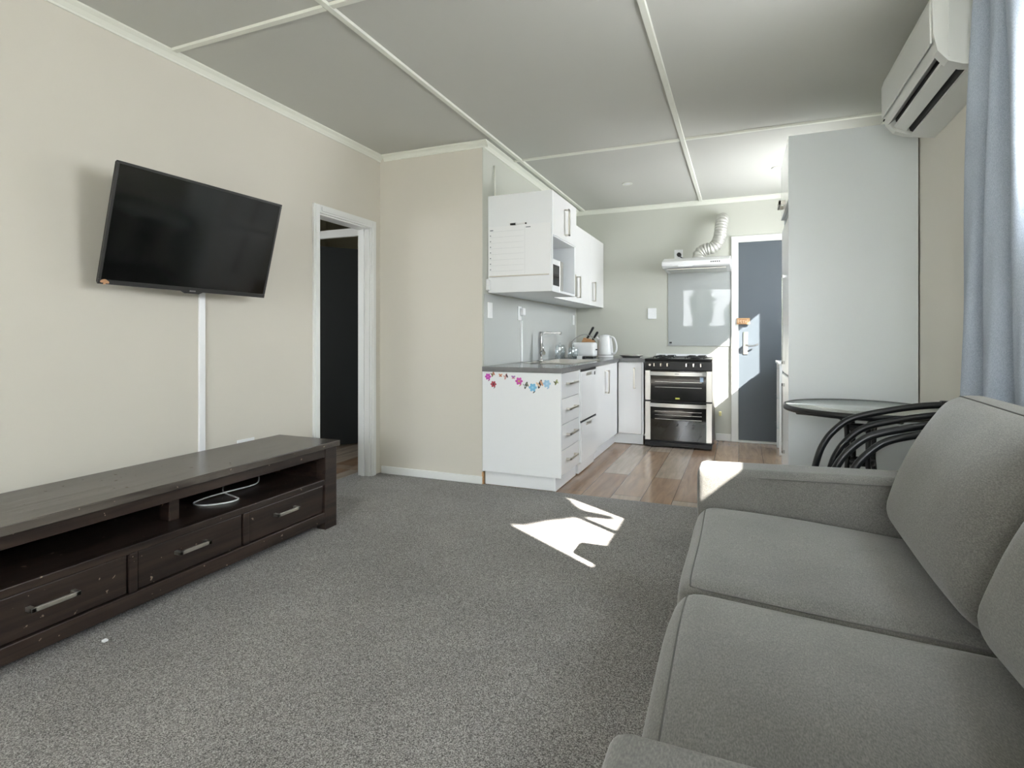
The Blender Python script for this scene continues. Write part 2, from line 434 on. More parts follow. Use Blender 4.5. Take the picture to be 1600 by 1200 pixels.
portal('portal_kitchen', (XR - 0.005, (KY0 + KY1) / 2, (KZ0 + KZ1) / 2), (PI / 2, 0, PI / 2), KY1 - KY0, KZ1 - KZ0)

# crown mouldings and ceiling battens
def crown(axis, a0, a1, pos, sgn):
    s = 0.042; bm = new()
    prof = [(pos, H), (pos + sgn * s, H), (pos + sgn * s, H - 0.008), (pos + sgn * 0.024, H - 0.018), (pos + sgn * 0.010, H - 0.034), (pos + sgn * 0.008, H - s), (pos, H - s)]
    prism(bm, prof, 'Y' if axis == 'Y' else 'X', a0, a1)
    return bm
n_trim = [0]
def trim(bm, m, label=None, bevel=0.0):
    n_trim[0] += 1
    return struct('trim_%d' % n_trim[0], bm, m, bevel=bevel, label=label)
trim(crown('Y', YR, YN, XL, 1), M['ctrim'], 'crown moulding along the left wall')
trim(crown('X', XL + 0.0425, XN + 0.042, YN, -1), M['ctrim'], 'crown moulding over the short wall')
trim(crown('Y', YN, YB - 0.043, XN, 1), M['ctrim'], 'crown moulding along the kitchen side wall')
trim(crown('X', XN, XR, YB, -1), M['ctrim'], 'crown moulding along the back wall')
trim(crown('Y', YR, YB - 0.043, XR, -1), M['ctrim'], 'crown moulding along the right wall')
def batten(axis, pos, a0, a1, w=0.034, t=0.011):
    bm = new(); prof = [(pos - w / 2, H), (pos - w / 2 + 0.004, H - t), (pos + w / 2 - 0.004, H - t), (pos + w / 2, H)]
    prism(bm, prof, axis, a0, a1); return bm
trim(batten('Y', -1.578, YR, YB - 0.043), M['ctrim'], 'ceiling batten running to the kitchen cabinets')
trim(batten('Y', -0.376, YR, YB - 0.043), M['ctrim'], 'ceiling batten running to the kitchen middle')
for y, xa in ((1.829, XL + 0.043), (3.995, XN + 0.043)):
    last = None
    segs = [(xa, -1.596), (-1.560, -0.394), (-0.358, XR - 0.043)]
    bm = new()
    for s0, s1 in segs:
        if s1 - s0 > 0.02:
            prof = [(y - 0.017, H), (y - 0.013, H - 0.011), (y + 0.013, H - 0.011), (y + 0.017, H)]
            prism(bm, prof, 'X', s0, s1)
    trim(bm, M['ctrim'], 'cross batten of the ceiling')
# skirtings
def skirt(name, *a):
    return struct(name, b1(*a), M['trim'], bevel=0.004)
skirt('baseboard_left', XL, XL + 0.014, YR, 2.79, 0, 0.055)
skirt('baseboard_nib', XL + 0.02, XN - 0.002, YN - 0.014, YN, 0, 0.055)
skirt('baseboard_back', -0.235, -0.092, YB - 0.014, YB, 0, 0.07)
skirt('baseboard_right', XR - 0.014, XR, YR, YN - 0.002, 0, 0.06)
# timber edge showing at the foot of the nib corner
trim(b1(XN - 0.006, XN + 0.004, YN - 0.003, YN + 0.02, 0.0, 0.085), M['brown'], 'bare timber at the foot of the wall corner')

# doorway to the hall: frame, architrave, dark leaf standing open
fr = new()
box(fr, XL - 0.10, XL, D0 - 0.001, D0 + 0.018, 0, DH); box(fr, XL - 0.10, XL, D1 - 0.018, D1 + 0.001, 0, DH); box(fr, XL - 0.10, XL, D0, D1, DH - 0.018, DH)
aw = 0.055
for y0, y1, z0, z1 in ((D0 - aw + 0.008, D0 + 0.008, 0, DH + aw - 0.01), (D1 - 0.008, D1 + aw - 0.008, 0, DH + aw - 0.01), (D0 + 0.008, D1 - 0.008, DH - 0.008, DH + aw - 0.01)):
    box(fr, XL, XL + 0.016, y0, y1, z0, z1)
    box(fr, XL + 0.016, XL + 0.022, y0 + 0.012, y1 - 0.012 if y1 - y0 < 0.2 else y1 - 0.004, z0 if z0 == 0 else z0 + 0.012, z1 - 0.012)
box(fr, XL - 0.066, XL - 0.04, D1 - 0.030, D1 - 0.018, 0, DH - 0.018)
struct('door_1', fr, M['trim'], bevel=0.002, label='white frame and architrave of the hall doorway')
# open charcoal leaf in the hall
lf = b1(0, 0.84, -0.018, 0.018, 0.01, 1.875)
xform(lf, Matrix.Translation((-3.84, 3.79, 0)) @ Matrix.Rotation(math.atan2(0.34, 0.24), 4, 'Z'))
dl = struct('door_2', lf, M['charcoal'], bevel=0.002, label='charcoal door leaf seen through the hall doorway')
bm = new(); xform(bm, Matrix.Identity(4))
box(bm, -4.25, -2.70, 3.70, 3.73, 1.858, 1.922)
trim(bm, M['trim'], 'white door head inside the hall')
bm = b1(-4.28, -3.95, 3.70, 3.73, 0, 1.857)
trim(bm, M['trim'], 'white door jamb inside the hall')

# ================================================================== KITCHEN BACK DOOR
fr = new()
box(fr, -0.090, -0.026, YB - 0.022, YB, 0, 2.02); box(fr, 0.742, 0.806, YB - 0.022, YB, 0, 2.02); box(fr, -0.026, 0.742, YB - 0.022, YB, 1.958, 2.02)
box(fr, -0.026, 0.742, YB - 0.030, YB, 0, 0.020)
d3 = struct('door_3', fr, M['trim'], bevel=0.003, label='white frame of the grey kitchen door')
leaf = obj('door_leaf', b1(-0.024, 0.740, YB - 0.012, YB - 0.001, 0.022, 1.956), M['doorgrey'], d3); leaf['label'] = 'grey painted door leaf'
hd = new()
box(hd, 0.018, 0.060, YB - 0.018, YB - 0.012, 0.86, 1.08)
tube(hd, [(0.040, YB - 0.018, 0.955), (0.040, YB - 0.060, 0.955)], 0.011)
tube(hd, smooth_pts([(0.040, YB - 0.058, 0.955), (0.075, YB - 0.062, 0.945), (0.120, YB - 0.060, 0.948), (0.150, YB - 0.055, 0.962)], 5), [0.010] * 6 + [0.008] * 10)
lathe(hd, 0.0, 0.0, [(0, 0), (0.014, 0), (0.014, 0.012), (0, 0.012)], 20)
o = obj('door_handle', hd, M['chrome'], d3, bevel=0.001)
# wooden plaque hung on the door frame
pl = thing('wooden_sign', 'small pale wooden plaque fixed across the grey kitchen door frame', 'sign', (0.018, YB - 0.034, 1.155))
obj('board', b1(-0.040, 0.078, YB - 0.036, YB - 0.024, 1.155, 1.215), M['brown'], pl, bevel=0.002)
bm = new()
for i, (x, w, z, hh) in enumerate([(-0.03, 0.008, 1.168, 0.035), (-0.012, 0.006, 1.175, 0.022), (-0.002, 0.006, 1.163, 0.036), (0.012, 0.018, 1.187, 0.006), (0.018, 0.006, 1.168, 0.024), (0.036, 0.012, 1.170, 0.020), (0.054, 0.006, 1.166, 0.034)]):
    box(bm, x, x + w, YB - 0.039, YB - 0.036, z, z + hh)
obj('raised_lettering', bm, mat('pale carved wood', (232, 205, 168), 0.5), pl)

# ================================================================== TALL CABINET AND FRIDGE
PX0, PX1, PY0, PY1, PZ = 0.2485, 0.862, 3.515, 4.17, 2.173
t = thing('tall_cabinet', 'tall white fridge housing with plain end panel facing the living room', 'cabinet', (0.55, 3.84, 0))
obj('end_panel', b1(PX0, PX1, PY0, PY0 + 0.018, 0.0, PZ), M['panel'], t, bevel=0.001)
obj('end_panel', b1(PX0 + 0.02, PX1, PY1 - 0.018, PY1, 0.0, PZ), M['panel'], t, bevel=0.001)
bm = new(); box(bm, PX0 + 0.02, PX1, PY0 + 0.019, PY1 - 0.019, 1.815, 1.833); box(bm, PX0 + 0.02, PX1, PY0 + 0.019, PY1 - 0.019, PZ - 0.018, PZ); box(bm, PX1 - 0.01, PX1, PY0 + 0.019, PY1 - 0.019, 1.833, PZ - 0.018)
obj('top_box', bm, M['whitem'], t)
dr = obj('door', b1(PX0, PX0 + 0.018, PY0 + 0.021, PY1 - 0.004, 1.817, PZ - 0.002), M['white'], t, bevel=0.001)
bm = new(); box(bm, PX0 - 0.034, PX0 - 0.024, PY0 + 0.27, PY0 + 0.43, 1.845, 1.87)
box(bm, PX0 - 0.034, PX0, PY0 + 0.27, PY0 + 0.28, 1.845, 1.87); box(bm, PX0 - 0.034, PX0, PY0 + 0.42, PY0 + 0.43, 1.845, 1.87)
obj('handle', bm, M['nickel'], dr)
f = thing('fridge', 'white fridge freezer standing inside the tall white housing', 'fridge', (0.55, 3.84, 0))
obj('body', b1(0.300, 0.85, 3.545, 4.14, 0.02, 1.74), M['plastic'], f, bevel=0.01)
d = obj('door', b1(0.252, 0.296, 3.545, 4.14, 0.80, 1.738), M['plastic'], f, bevel=0.012, seg=3)
bm = new(); box(bm, 0.234, 0.242, 3.86, 3.88, 0.86, 1.42); box(bm, 0.234, 0.254, 3.86, 3.88, 0.86, 0.88); box(bm, 0.234, 0.254, 3.86, 3.88, 1.40, 1.42)
obj('handle', bm, M['chrome'], d, bevel=0.003)
d = obj('door', b1(0.252, 0.296, 3.545, 4.14, 0.06, 0.79), M['plastic'], f, bevel=0.012, seg=3)
bm = new(); box(bm, 0.234, 0.242, 3.86, 3.88, 0.30, 0.74); box(bm, 0.234, 0.254, 3.86, 3.88, 0.72, 0.74); box(bm, 0.234, 0.254, 3.86, 3.88, 0.30, 0.32)
obj('handle', bm, M['chrome'], d, bevel=0.003)
# clear plastic drawer tower beyond the fridge
tw = thing('storage_drawers', 'clear plastic drawer tower standing before the grey kitchen door beside the fridge', 'drawers', (0.50, 5.55, 0))
bm = new()
for (x, y) in ((0.318, 5.36), (0.318, 5.72), (0.70, 5.36), (0.70, 5.72)): box(bm, x - 0.012, x + 0.012, y - 0.012, y + 0.012, 0.0, 0.80)
box(bm, 0.296, 0.72, 5.34, 5.745, 0.79, 0.812)
obj('frame', bm, M['plastic'], tw, bevel=0.003)
for z in (0.04, 0.30, 0.56):
    bm = new(); x0, x1, y0, y1 = 0.322, 0.70, 5.35, 5.73
    box(bm, x0, x1, y0, y1, z, z + 0.004); box(bm, x0, x0 + 0.004, y0, y1, z, z + 0.2); box(bm, x1 - 0.004, x1, y0, y1, z, z + 0.2)
    box(bm, x0, x1, y0, y0 + 0.004, z, z + 0.2); box(bm, x0, x1, y1 - 0.004, y1, z, z + 0.2); box(bm, x0 - 0.035, x0 + 0.01, y0, y1, z + 0.19, z + 0.204)
    obj('drawer', bm, M['clear'], tw, bevel=0.001)

# ================================================================== BASE CABINETS
CF = -1.110   # cabinet front plane X
ct = thing('drawer_cabinet', 'white base unit with four slim drawers and stickers along its end panel', 'cabinet', (-1.39, 3.75, 0))
obj('end_panel', b1(XN + 0.002, CF + 0.012, 3.504, 3.522, 0.095, 0.789), M['whitem'], ct, bevel=0.001)
obj('carcass', b1(XN + 0.002, CF - 0.02, 3.537, 4.015, 0.10, 0.788), M['whitem'], ct)
pk = new(); box(pk, XN + 0.012, CF - 0.035, 3.530, 3.546, 0.0, 0.094); box(pk, CF - 0.050, CF - 0.032, 3.524, 4.01, 0.0, 0.094)
obj('plinth', pk, M['whitem'], ct, bevel=0.001)
zs = [0.096, 0.266, 0.439, 0.612, 0.787]
for i in range(4):
    d = obj('drawer', b1(CF - 0.018, CF, 3.540, 3.985, zs[i] + 0.002, zs[i + 1] - 0.002), M['white'], ct, bevel=0.001)
    z = (zs[i] + zs[i + 1]) / 2 + 0.012
    bm = new(); box(bm, CF + 0.026, CF + 0.036, 3.66, 3.86, z - 0.006, z + 0.006)
    box(bm, CF, CF + 0.036, 3.66, 3.672, z - 0.006, z + 0.006); box(bm, CF, CF + 0.036, 3.848, 3.86, z - 0.006, z + 0.006)
    obj('handle', bm, M['nickel'], d, bevel=0.001)
obj('filler', b1(CF - 0.018, CF, 3.988, 4.022, 0.098, 0.787), M['whitem'], ct, bevel=0.001)

# stickers on the end panel: generic flowers, butterflies and leaves
def blob(bm, x, z, rx, rz, ang, mi, y, n=14):
    c, s = math.cos(ang), math.sin(ang); P = []
    for k in range(n):
        a = 2 * PI * k / n; u, v = rx * math.cos(a), rz * math.sin(a)
        P.append((x + u * c - v * s, z + u * s + v * c))
    prism(bm, P, 'Y', y - 0.0006, y, mi)
def sticker(x, z, kind, c1, c2, c3, s=0.022):
    bm = new(); y = 3.5038
    if kind == 'flower':
        for k in range(6):
            a = k * PI / 3; blob(bm, x + math.cos(a) * s * 0.5, z + math.sin(a) * s * 0.5, s * 0.42, s * 0.3, a, 0, y - 0.0001 * k)
        blob(bm, x, z, s * 0.26, s * 0.26, 0, 1, y - 0.0009); blob(bm, x + s * .3, z - s * .95, s * 0.35, s * 0.12, 0.7, 2, y)
    elif kind == 'butterfly':
        for sx in (-1, 1):
            blob(bm, x + sx * s * 0.45, z + s * 0.3, s * 0.5, s * 0.32, sx * 0.7, 0, y); blob(bm, x + sx * s * 0.35, z - s * 0.35, s * 0.36, s * 0.25, -sx * 0.7, 1, y - 0.0002)
        blob(bm, x, z, s * 0.1, s * 0.65, 0.1, 2, y - 0.0009)
    else:
        blob(bm, x, z, s * 0.3, s * 0.95, -0.35, 0, y); blob(bm, x + s * 0.35, z + s * 0.2, s * 0.22, s * 0.6, 0.5, 1, y - 0.0002); blob(bm, x - s * 0.35, z - s * 0.1, s * 0.2, s * 0.6, 0.8, 2, y - 0.0004)
    obj('sticker', bm, [flat(c1), flat(c2), flat(c3)], ct)
S = lambda px, py: (-1.663 + (px - 755) * 0.00464, 0.797 - (py - 582) * 0.00444)
for px, py, k, c1, c2, c3, s in (
    (762.5, 591.5, 'flower', (196, 70, 180), (214, 120, 196), (150, 50, 130), 0.026),
    (770.5, 587.5, 'leaf', (150, 128, 96), (190, 120, 96), (120, 104, 86), 0.022),
    (771.5, 603.0, 'flower', (176, 70, 84), (96, 52, 60), (120, 132, 136), 0.025),
    (783.0, 589.0, 'butterfly', (222, 160, 130), (200, 130, 110), (120, 80, 60), 0.016),
    (791.5, 590.5, 'leaf', (196, 140, 140), (60, 52, 60), (200, 170, 160), 0.024),
    (803.5, 591.5, 'butterfly', (176, 130, 190), (210, 140, 160), (110, 80, 110), 0.017),
    (812.5, 597.0, 'flower', (198, 84, 170), (200, 170, 110), (176, 170, 110), 0.030),
    (823.5, 603.0, 'leaf', (72, 72, 60), (120, 128, 110), (170, 176, 180), 0.028),
    (834.0, 606.0, 'flower', (120, 184, 220), (150, 205, 232), (90, 90, 96), 0.032),
    (845.0, 600.5, 'leaf', (54, 44, 46), (204, 160, 130), (220, 190, 160), 0.034),
    (855.5, 599.5, 'flower', (160, 200, 226), (180, 214, 236), (150, 190, 220), 0.030),
    (869.5, 597.0, 'leaf', (120, 128, 84), (170, 176, 130), (96, 100, 70), 0.022)):
    x, z = S(px, py); sticker(x, z, k, c1, c2, c3, s)

dw = thing('dish_drawer', 'gloss white two drawer dishwasher under the sink worktop', 'dishwasher', (-1.39, 4.27, 0))
obj('body', b1(XN + 0.01, CF - 0.03, 4.03, 4.50, 0.10, 0.685), M['whitem'], dw)
for z0, z1 in ((0.085, 0.385), (0.402, 0.768)):
    d = obj('drawer', b1(CF - 0.028, CF + 0.006, 4.028, 4.502, z0, z1), M['white'], dw, bevel=0.002)
    o = obj('pull_recess', b1(CF + 0.0055, CF + 0.0075, 4.17, 4.33, z1 - 0.035, z1 - 0.012), M['nickel'], d); 
obj('kick_panel', b1(CF - 0.05, CF - 0.016, 4.032, 4.50, 0.004, 0.083), M['white'], dw, bevel=0.002)
obj('gap_shade', b1(CF - 0.028, CF + 0.001, 4.03, 4.50, 0.770, 0.785), M['dark'], dw)  # dark strip stands in for shade above the top drawer
obj('gap_shade', b1(CF - 0.028, CF + 0.001, 4.03, 4.50, 0.387, 0.400), M['dark'], dw)  # dark strip stands in for shade between the two drawers
obj('status_display', b1(CF + 0.0055, CF + 0.0075, 4.42, 4.455, 0.725, 0.752), M['black'], dw)

sc = thing('sink_cabinet', 'gloss white cabinet with one wide door and bar handle beneath the sink', 'cabinet', (-1.39, 4.94, 0))
obj('carcass', b1(XN + 0.01, CF - 0.02, 4.506, 5.372, 0.10, 0.685), M['whitem'], sc)
d = obj('door', b1(CF - 0.018, CF, 4.508, 5.355, 0.10, 0.785), M['white'], sc, bevel=0.001)
bm = new(); box(bm, CF + 0.030, CF + 0.036, 4.83, 4.868, 0.535, 0.735); box(bm, CF, CF + 0.036, 4.83, 4.868, 0.535, 0.542); box(bm, CF, CF + 0.036, 4.83, 4.868, 0.728, 0.735)
obj('handle', bm, M['nickel'], d)
obj('plinth', b1(CF - 0.05, CF - 0.034, 4.51, 5.40, 0, 0.094), M['whitem'], sc)

cc = thing('corner_cabinet', 'narrow gloss white cabinet squeezed between the sink run and the cooker', 'cabinet', (-0.98, 5.64, 0))
obj('carcass', b1(-1.10, -0.862, 5.40, 5.89, 0.10, 0.788), M['whitem'], cc)
obj('side_panel', b1(-0.880, -0.862, 5.38, 5.399, 0.09, 0.788), M['whitem'], cc)
d = obj('door', b1(-1.105, -0.884, 5.380, 5.398, 0.10, 0.785), M['white'], cc, bevel=0.001)
bm = new(); box(bm, -0.955, -0.940, 5.345, 5.352, 0.535, 0.735); box(bm, -0.955, -0.940, 5.345, 5.38, 0.535, 0.543); box(bm, -0.955, -0.940, 5.345, 5.38, 0.727, 0.735)
obj('handle', bm, M['nickel'], d)
obj('plinth', b1(-1.158, -0.870, 5.40, 5.416, 0, 0.094), M['whitem'], cc)

# worktop with sink cut-out
SX0, SX1, SY0, SY1 = -1.56, -1.18, 4.05, 4.90
bm = new(); z0, z1 = 0.790, 0.824
box(bm, XN + 0.001, SX0, 3.500, YB - 0.001, z0, z1); box(bm, SX0, -1.093, 3.500, SY0, z0, z1); box(bm, SX1, -1.093, SY0, SY1, z0, z1)
box(bm, SX0, -1.093, SY1, YB - 0.001, z0, z1); box(bm, -1.093, -0.848, 5.36, YB - 0.001, z0, z1)
tag(obj('worktop', bm, M['bench']), 'grey laminate L shaped worktop over the white base units', 'worktop')
sk = thing('kitchen_sink', 'stainless steel sink with drainer set in the grey worktop', 'sink', (-1.37, 4.47, 0.69))
bm = new(); r = 0.014; zt = 0.8285
box(bm, SX0 - r, SX1 + r, SY0 - r, SY0 + 0.012, 0.8245, zt); box(bm, SX0 - r, SX1 + r, 4.888, SY1 + r, 0.8245, zt)
box(bm, SX0 - r, SX0 + 0.012, SY0 + 0.012, 4.888, 0.8245, zt); box(bm, SX1 - 0.012, SX1 + r, SY0 + 0.012, 4.888, 0.8245, zt)
box(bm, SX0 + 0.012, SX1 - 0.012, SY0 + 0.012, 4.36, 0.812, 0.818)
for k in range(7): box(bm, SX0 + 0.05 + k * 0.045, SX0 + 0.06 + k * 0.045, SY0 + 0.04, 4.33, 0.818, 0.821)
obj('drainer', bm, M['steel'], sk, bevel=0.0015)
bm = new()
x0, x1, y0, y1 = SX0 + 0.012, SX1 - 0.012, 4.36, 4.888
box(bm, x0, x1, y0, y1, 0.695, 0.700); box(bm, x0, x0 + 0.003, y0, y1, 0.70, 0.826); box(bm, x1 - 0.003, x1, y0, y1, 0.70, 0.826)
box(bm, x0, x1, y0, y0 + 0.003, 0.70, 0.826); box(bm, x0, x1, y1 - 0.003, y1, 0.70, 0.826)
obj('bowl', bm, M['steel'], sk)
tp = thing('kitchen_tap', 'chrome mixer tap with a square spout rising behind the sink', 'tap', (-1.50 - 0.09, 4.36, 0.824))
TX, TY = -1.597, 4.50
bm = new(); lathe(bm, TX, TY, [(0, 0.8241), (0.026, 0.8241), (0.026, 0.832), (0.019, 0.838), (0.019, 1.06), (0.014, 1.075), (0, 1.075)], 24)
obj('body', bm, M['chrome'], tp)
bm = new(); box(bm, TX - 0.012, TX + 0.19, TY - 0.011, TY + 0.011, 1.055, 1.075); tube(bm, [(TX + 0.18, TY, 1.055), (TX + 0.18, TY, 1.045)], 0.010)
obj('spout', bm, M['chrome'], tp, bevel=0.003)
bm = new(); tube(bm, [(TX + 0.015, TY - 0.01, 0.895), (TX + 0.045, TY - 0.03, 0.895)], 0.017, 16); tube(bm, [(TX + 0.040, TY - 0.025, 0.90), (TX + 0.030, TY - 0.03, 0.975)], [0.008, 0.004], 10)
obj('lever', bm, M['chrome'], tp)

# things on the worktop
def jar(cx, cy, r, h, label):
    j = thing('glass_jar', label, 'jar', (cx, cy, 0.8241), 'clear jars by the sink')
    bm = new(); z = 0.8245
    lathe(bm, cx, cy, [(0, z), (r, z), (r, z + h * 0.9), (r * 0.9, z + h), (r * 0.86, z + h), (r * 0.94, z + h * 0.88), (r * 0.94, z + 0.006), (0, z + 0.006)], 28)
    obj('body', bm, M['clear'], j)
    bm = new(); lathe(bm, cx, cy, [(0, z + h + 0.001), (r * 0.95, z + h + 0.001), (r * 0.95, z + h + 0.01), (r * 0.2, z + h + 0.014), (r * 0.16, z + h + 0.03), (0, z + h + 0.032)], 24)
    obj('lid', bm, M['clear'], j)
jar(-1.575, 4.99, 0.046, 0.125, 'taller clear glass jar nearer the tap beside the sink')
jar(-1.470, 5.07, 0.050, 0.100, 'wider clear glass jar against the white toaster')
bt = thing('sponge', 'small white block with a black end lying by the sink edge', 'sponge', (-1.36, 4.99, 0.8242))
obj('block', b1(-1.405, -1.355, 4.965, 5.00, 0.8245, 0.856), M['plastic'], bt, bevel=0.004)
obj('end_cap', b1(-1.354, -1.325, 4.968, 4.998, 0.8245, 0.852), M['black'], bt, bevel=0.004)

ts = thing('toaster', 'white toaster with rounded corners between the jars and the kettle', 'toaster', (-1.43, 5.36, 0.8242))
bm = cushion(0.225, 0.15, 0.142, 0.022, cuts=10); xform(bm, Matrix.Translation((-1.437, 5.37, 0.907)))
obj('shell', bm, M['plastic'], ts)
obj('base', b1(-1.540, -1.336, 5.305, 5.435, 0.8245, 0.838), M['black'], ts, bevel=0.004)
bm = new()
for y in (5.345, 5.385): box(bm, -1.52, -1.36, y, y + 0.018, 0.974, 0.9795)
obj('slot', bm, M['dark'], ts)
obj('lever', b1(-1.326, -1.308, 5.36, 5.39, 0.90, 0.912), M['black'], ts, bevel=0.003)

kb = thing('knife_block', 'pale wooden knife block holding two black handled knives behind the toaster', 'knife block', (-1.50, 5.62, 0.8242))
bm = new(); prism(bm, [(-1.60, 0.8245), (-1.42, 0.8245), (-1.405, 0.995), (-1.50, 1.025)], 'Y', 5.56, 5.68)
obj('block', bm, M['brown'], kb, bevel=0.004)
wr_ = new(); tube(wr_, smooth_pts([(-1.62, 5.53, 0.98), (-1.56, 5.53, 1.03), (-1.48, 5.53, 1.055), (-1.40, 5.53, 1.03), (-1.36, 5.53, 0.97)], 5), 0.004, 8)
rk = tag(obj('wire_rack', wr_, M['chrome']), 'bent wire rack arching behind the white toaster', 'rack')
for (x0, z0, x1, z1, yy) in ((-1.478, 1.005, -1.405, 1.135, 5.60), (-1.437, 0.985, -1.372, 1.085, 5.65)):
    bm = new(); a = Vector((x0, yy, z0)); b = Vector((x1, yy, z1)); P = [a.lerp(b, t_) for t_ in (0, .15, .4, .7, .9, 1)]
    tube(bm, P, [0.010, 0.012, 0.010, 0.012, 0.013, 0.007], 10)
    lab = 'larger knife with black handle standing in the wooden block' if x0 < -1.46 else 'smaller knife with black handle nearer the kettle'
    tag(obj('kitchen_knife', bm, M['black']), lab, 'knife', 'knives in the block')

kt = thing('kettle', 'white electric kettle standing in the worktop corner beside the toaster', 'kettle', (-1.285, 5.62, 0.8242))
bm = new(); lathe(bm, -1.285, 5.62, [(0, 0.8245), (0.078, 0.8245), (0.078, 0.842), (0, 0.842)], 30)
obj('base', bm, M['plastic'], kt)
bm = new(); lathe(bm, -1.285, 5.62, [(0, 0.843), (0.078, 0.843), (0.080, 0.86), (0.072, 0.95), (0.062, 1.02), (0.050, 1.045), (0.02, 1.055), (0, 1.056)], 30)
obj('body', bm, M['plastic'], kt)
bm = new(); tube(bm, smooth_pts([(-1.235, 5.60, 1.035), (-1.19, 5.58, 1.02), (-1.165, 5.57, 0.96), (-1.163, 5.57, 0.90), (-1.185, 5.58, 0.865), (-1.215, 5.59, 0.862)], 5), 0.009, 10)
obj('handle', bm, M['plastic'], kt)
bm = new(); tube(bm, [(-1.340, 5.60, 0.99), (-1.372, 5.59, 1.03)], [0.018, 0.010], 12)
obj('spout', bm, M['plastic'], kt)
bm = b1(-1.340, -1.302, 5.543, 5.549, 0.90, 0.99)
py_ = thing('serving_dish', 'oval silver dish lying flat between the kettle and the cooker', 'dish', (-1.03, 5.68, 0.8242))
bm.free()
bm = new(); lathe(bm, -1.035, 5.68, [(0, 0.8245), (0.075, 0.8245), (0.105, 0.842), (0.110, 0.850), (0.104, 0.850), (0.073, 0.832), (0, 0.830)], 32, sx=1.1, sy=0.85)
obj('bowl', bm, M['steel'], py_)
bm = new()
for (x, y) in ((-1.07, 5.67), (-1.0, 5.69)):
    lathe(bm, x, y, [(0, 0.832), (0.026, 0.832), (0.028, 0.845), (0.020, 0.855), (0, 0.858)], 16)
obj('lid', bm, M['steel'], py_)

# ================================================================== UPPER CABINETS
UZ0, UZ1 = 1.345, 2.035
mc = thing('wall_cabinet', 'deep white wall cabinet with top door and an open microwave niche', 'cabinet', (-1.43, 3.9, UZ0))
obj('end_panel', b1(XN + 0.001, -1.190, 3.598, 3.616, UZ0, UZ1), M['whitem'], mc, bevel=0.001)
bm = new(); box(bm, XN + 0.001, -1.200, 4.178, 4.196, UZ0, UZ1); box(bm, XN + 0.001, -1.200, 3.617, 4.177, UZ0, UZ0 + 0.018); box(bm, XN + 0.001, -1.200, 3.617, 4.177, 1.727, 1.745)
box(bm, XN + 0.001, -1.212, 3.617, 4.177, UZ1 - 0.018, UZ1); box(bm, XN + 0.001, XN + 0.010, 3.617, 4.177, UZ0 + 0.018, UZ1 - 0.018)
obj('carcass', bm, M['whitem'], mc, bevel=0.001)
d = obj('door', b1(-1.208, -1.190, 3.618, 4.195, 1.735, UZ1 - 0.001), M['white'], mc, bevel=0.001)
def cuphandle(x, y, z0, z1, parent, w=0.035):
    bm = new(); box(bm, x + 0.028, x + 0.034, y - w / 2, y + w / 2, z0, z1); box(bm, x, x + 0.034, y - w / 2, y + w / 2, z0, z0 + 0.007); box(bm, x, x + 0.034, y - w / 2, y + w / 2, z1 - 0.007, z1)
    return obj('handle', bm, M['nickel'], parent)
cuphandle(-1.190, 3.90, 1.77, 1.96, d)
wc = thing('wall_cabinet', 'shallower gloss white wall cabinet with three doors running to the back wall', 'cabinet', (-1.52, 5.05, UZ0))
obj('carcass', b1(XN + 0.001, -1.390, 4.198, YB - 0.002, UZ0, UZ1), M['whitem'], wc)
for k, y0 in enumerate((4.199, 4.766, 5.331)):
    d = obj('door', b1(-1.388, -1.370, y0 + 0.001, y0 + 0.563, UZ0 - 0.002, UZ1), M['white'], wc, bevel=0.001)
    cuphandle(-1.370, y0 + (0.09 if k else 0.5), UZ0 + 0.04, UZ0 + 0.23, d)
mw = thing('microwave', 'white microwave with black door window inside the open cabinet niche', 'microwave', (-1.47, 3.83, UZ0 + 0.018))
z = UZ0 + 0.019
obj('body', b1(-1.655, -1.262, 3.63, 4.05, z, z + 0.235), M['plastic'], mw, bevel=0.004)
obj('door', b1(-1.261, -1.250, 3.63, 3.955, z + 0.004, z + 0.231), M['plastic'], mw, bevel=0.003)
obj('door_window', b1(-1.2505, -1.2470, 3.67, 3.945, z + 0.040, z + 0.19), M['blackglass'], mw)
cp = obj('control_panel', b1(-1.261, -1.250, 3.958, 4.05, z + 0.004, z + 0.231), M['steel'], mw, bevel=0.002)
# planner board on the end panel
wb = thing('planner_board', 'white weekly planner board with ruled lines on the wall cabinet end', 'board', (-1.44, 3.592, 1.455))
obj('board', b1(-1.668, -1.200, 3.590, 3.5975, 1.455, 1.812), M['plastic'], wb, bevel=0.001)
bm = new(); lg = flat((200, 204, 207))
for k in range(8):
    zz = 1.775 - k * 0.040
    box(bm, -1.655, -1.395, 3.5893, 3.5899, zz, zz + 0.0012)
box(bm, -1.388, -1.387, 3.5893, 3.5899, 1.47, 1.80)
obj('ruled_lines', bm, lg, wb)
bm = new(); dk = flat((120, 130, 138))
box(bm, -1.652, -1.628, 3.5891, 3.5898, 1.782, 1.789)
box(bm, -1.380, -1.345, 3.5891, 3.5898, 1.790, 1.796)
for k in range(7): box(bm, -1.652, -1.645, 3.5891, 3.5898, 1.744 - k * 0.040, 1.752 - k * 0.040)
obj('heading_text', bm, dk, wb)
obj('tray_rail', b1(-1.655, -1.21, 3.582, 3.5898, 1.455, 1.462), M['nickel'], wb)
pn = thing('marker_pen', 'white marker pen with a black cap resting on top of the planner', 'pen', (-1.43, 3.588, 1.812))
bm = new(); tube(bm, [(-1.455, 3.590, 1.8195), (-1.385, 3.590, 1.8195)], 0.006, 10); obj('barrel', bm, M['plastic'], pn)
bm = new(); tube(bm, [(-1.495, 3.590, 1.8205), (-1.456, 3.590, 1.8195)], 0.0078, 10); obj('cap', bm, M['black'], pn)
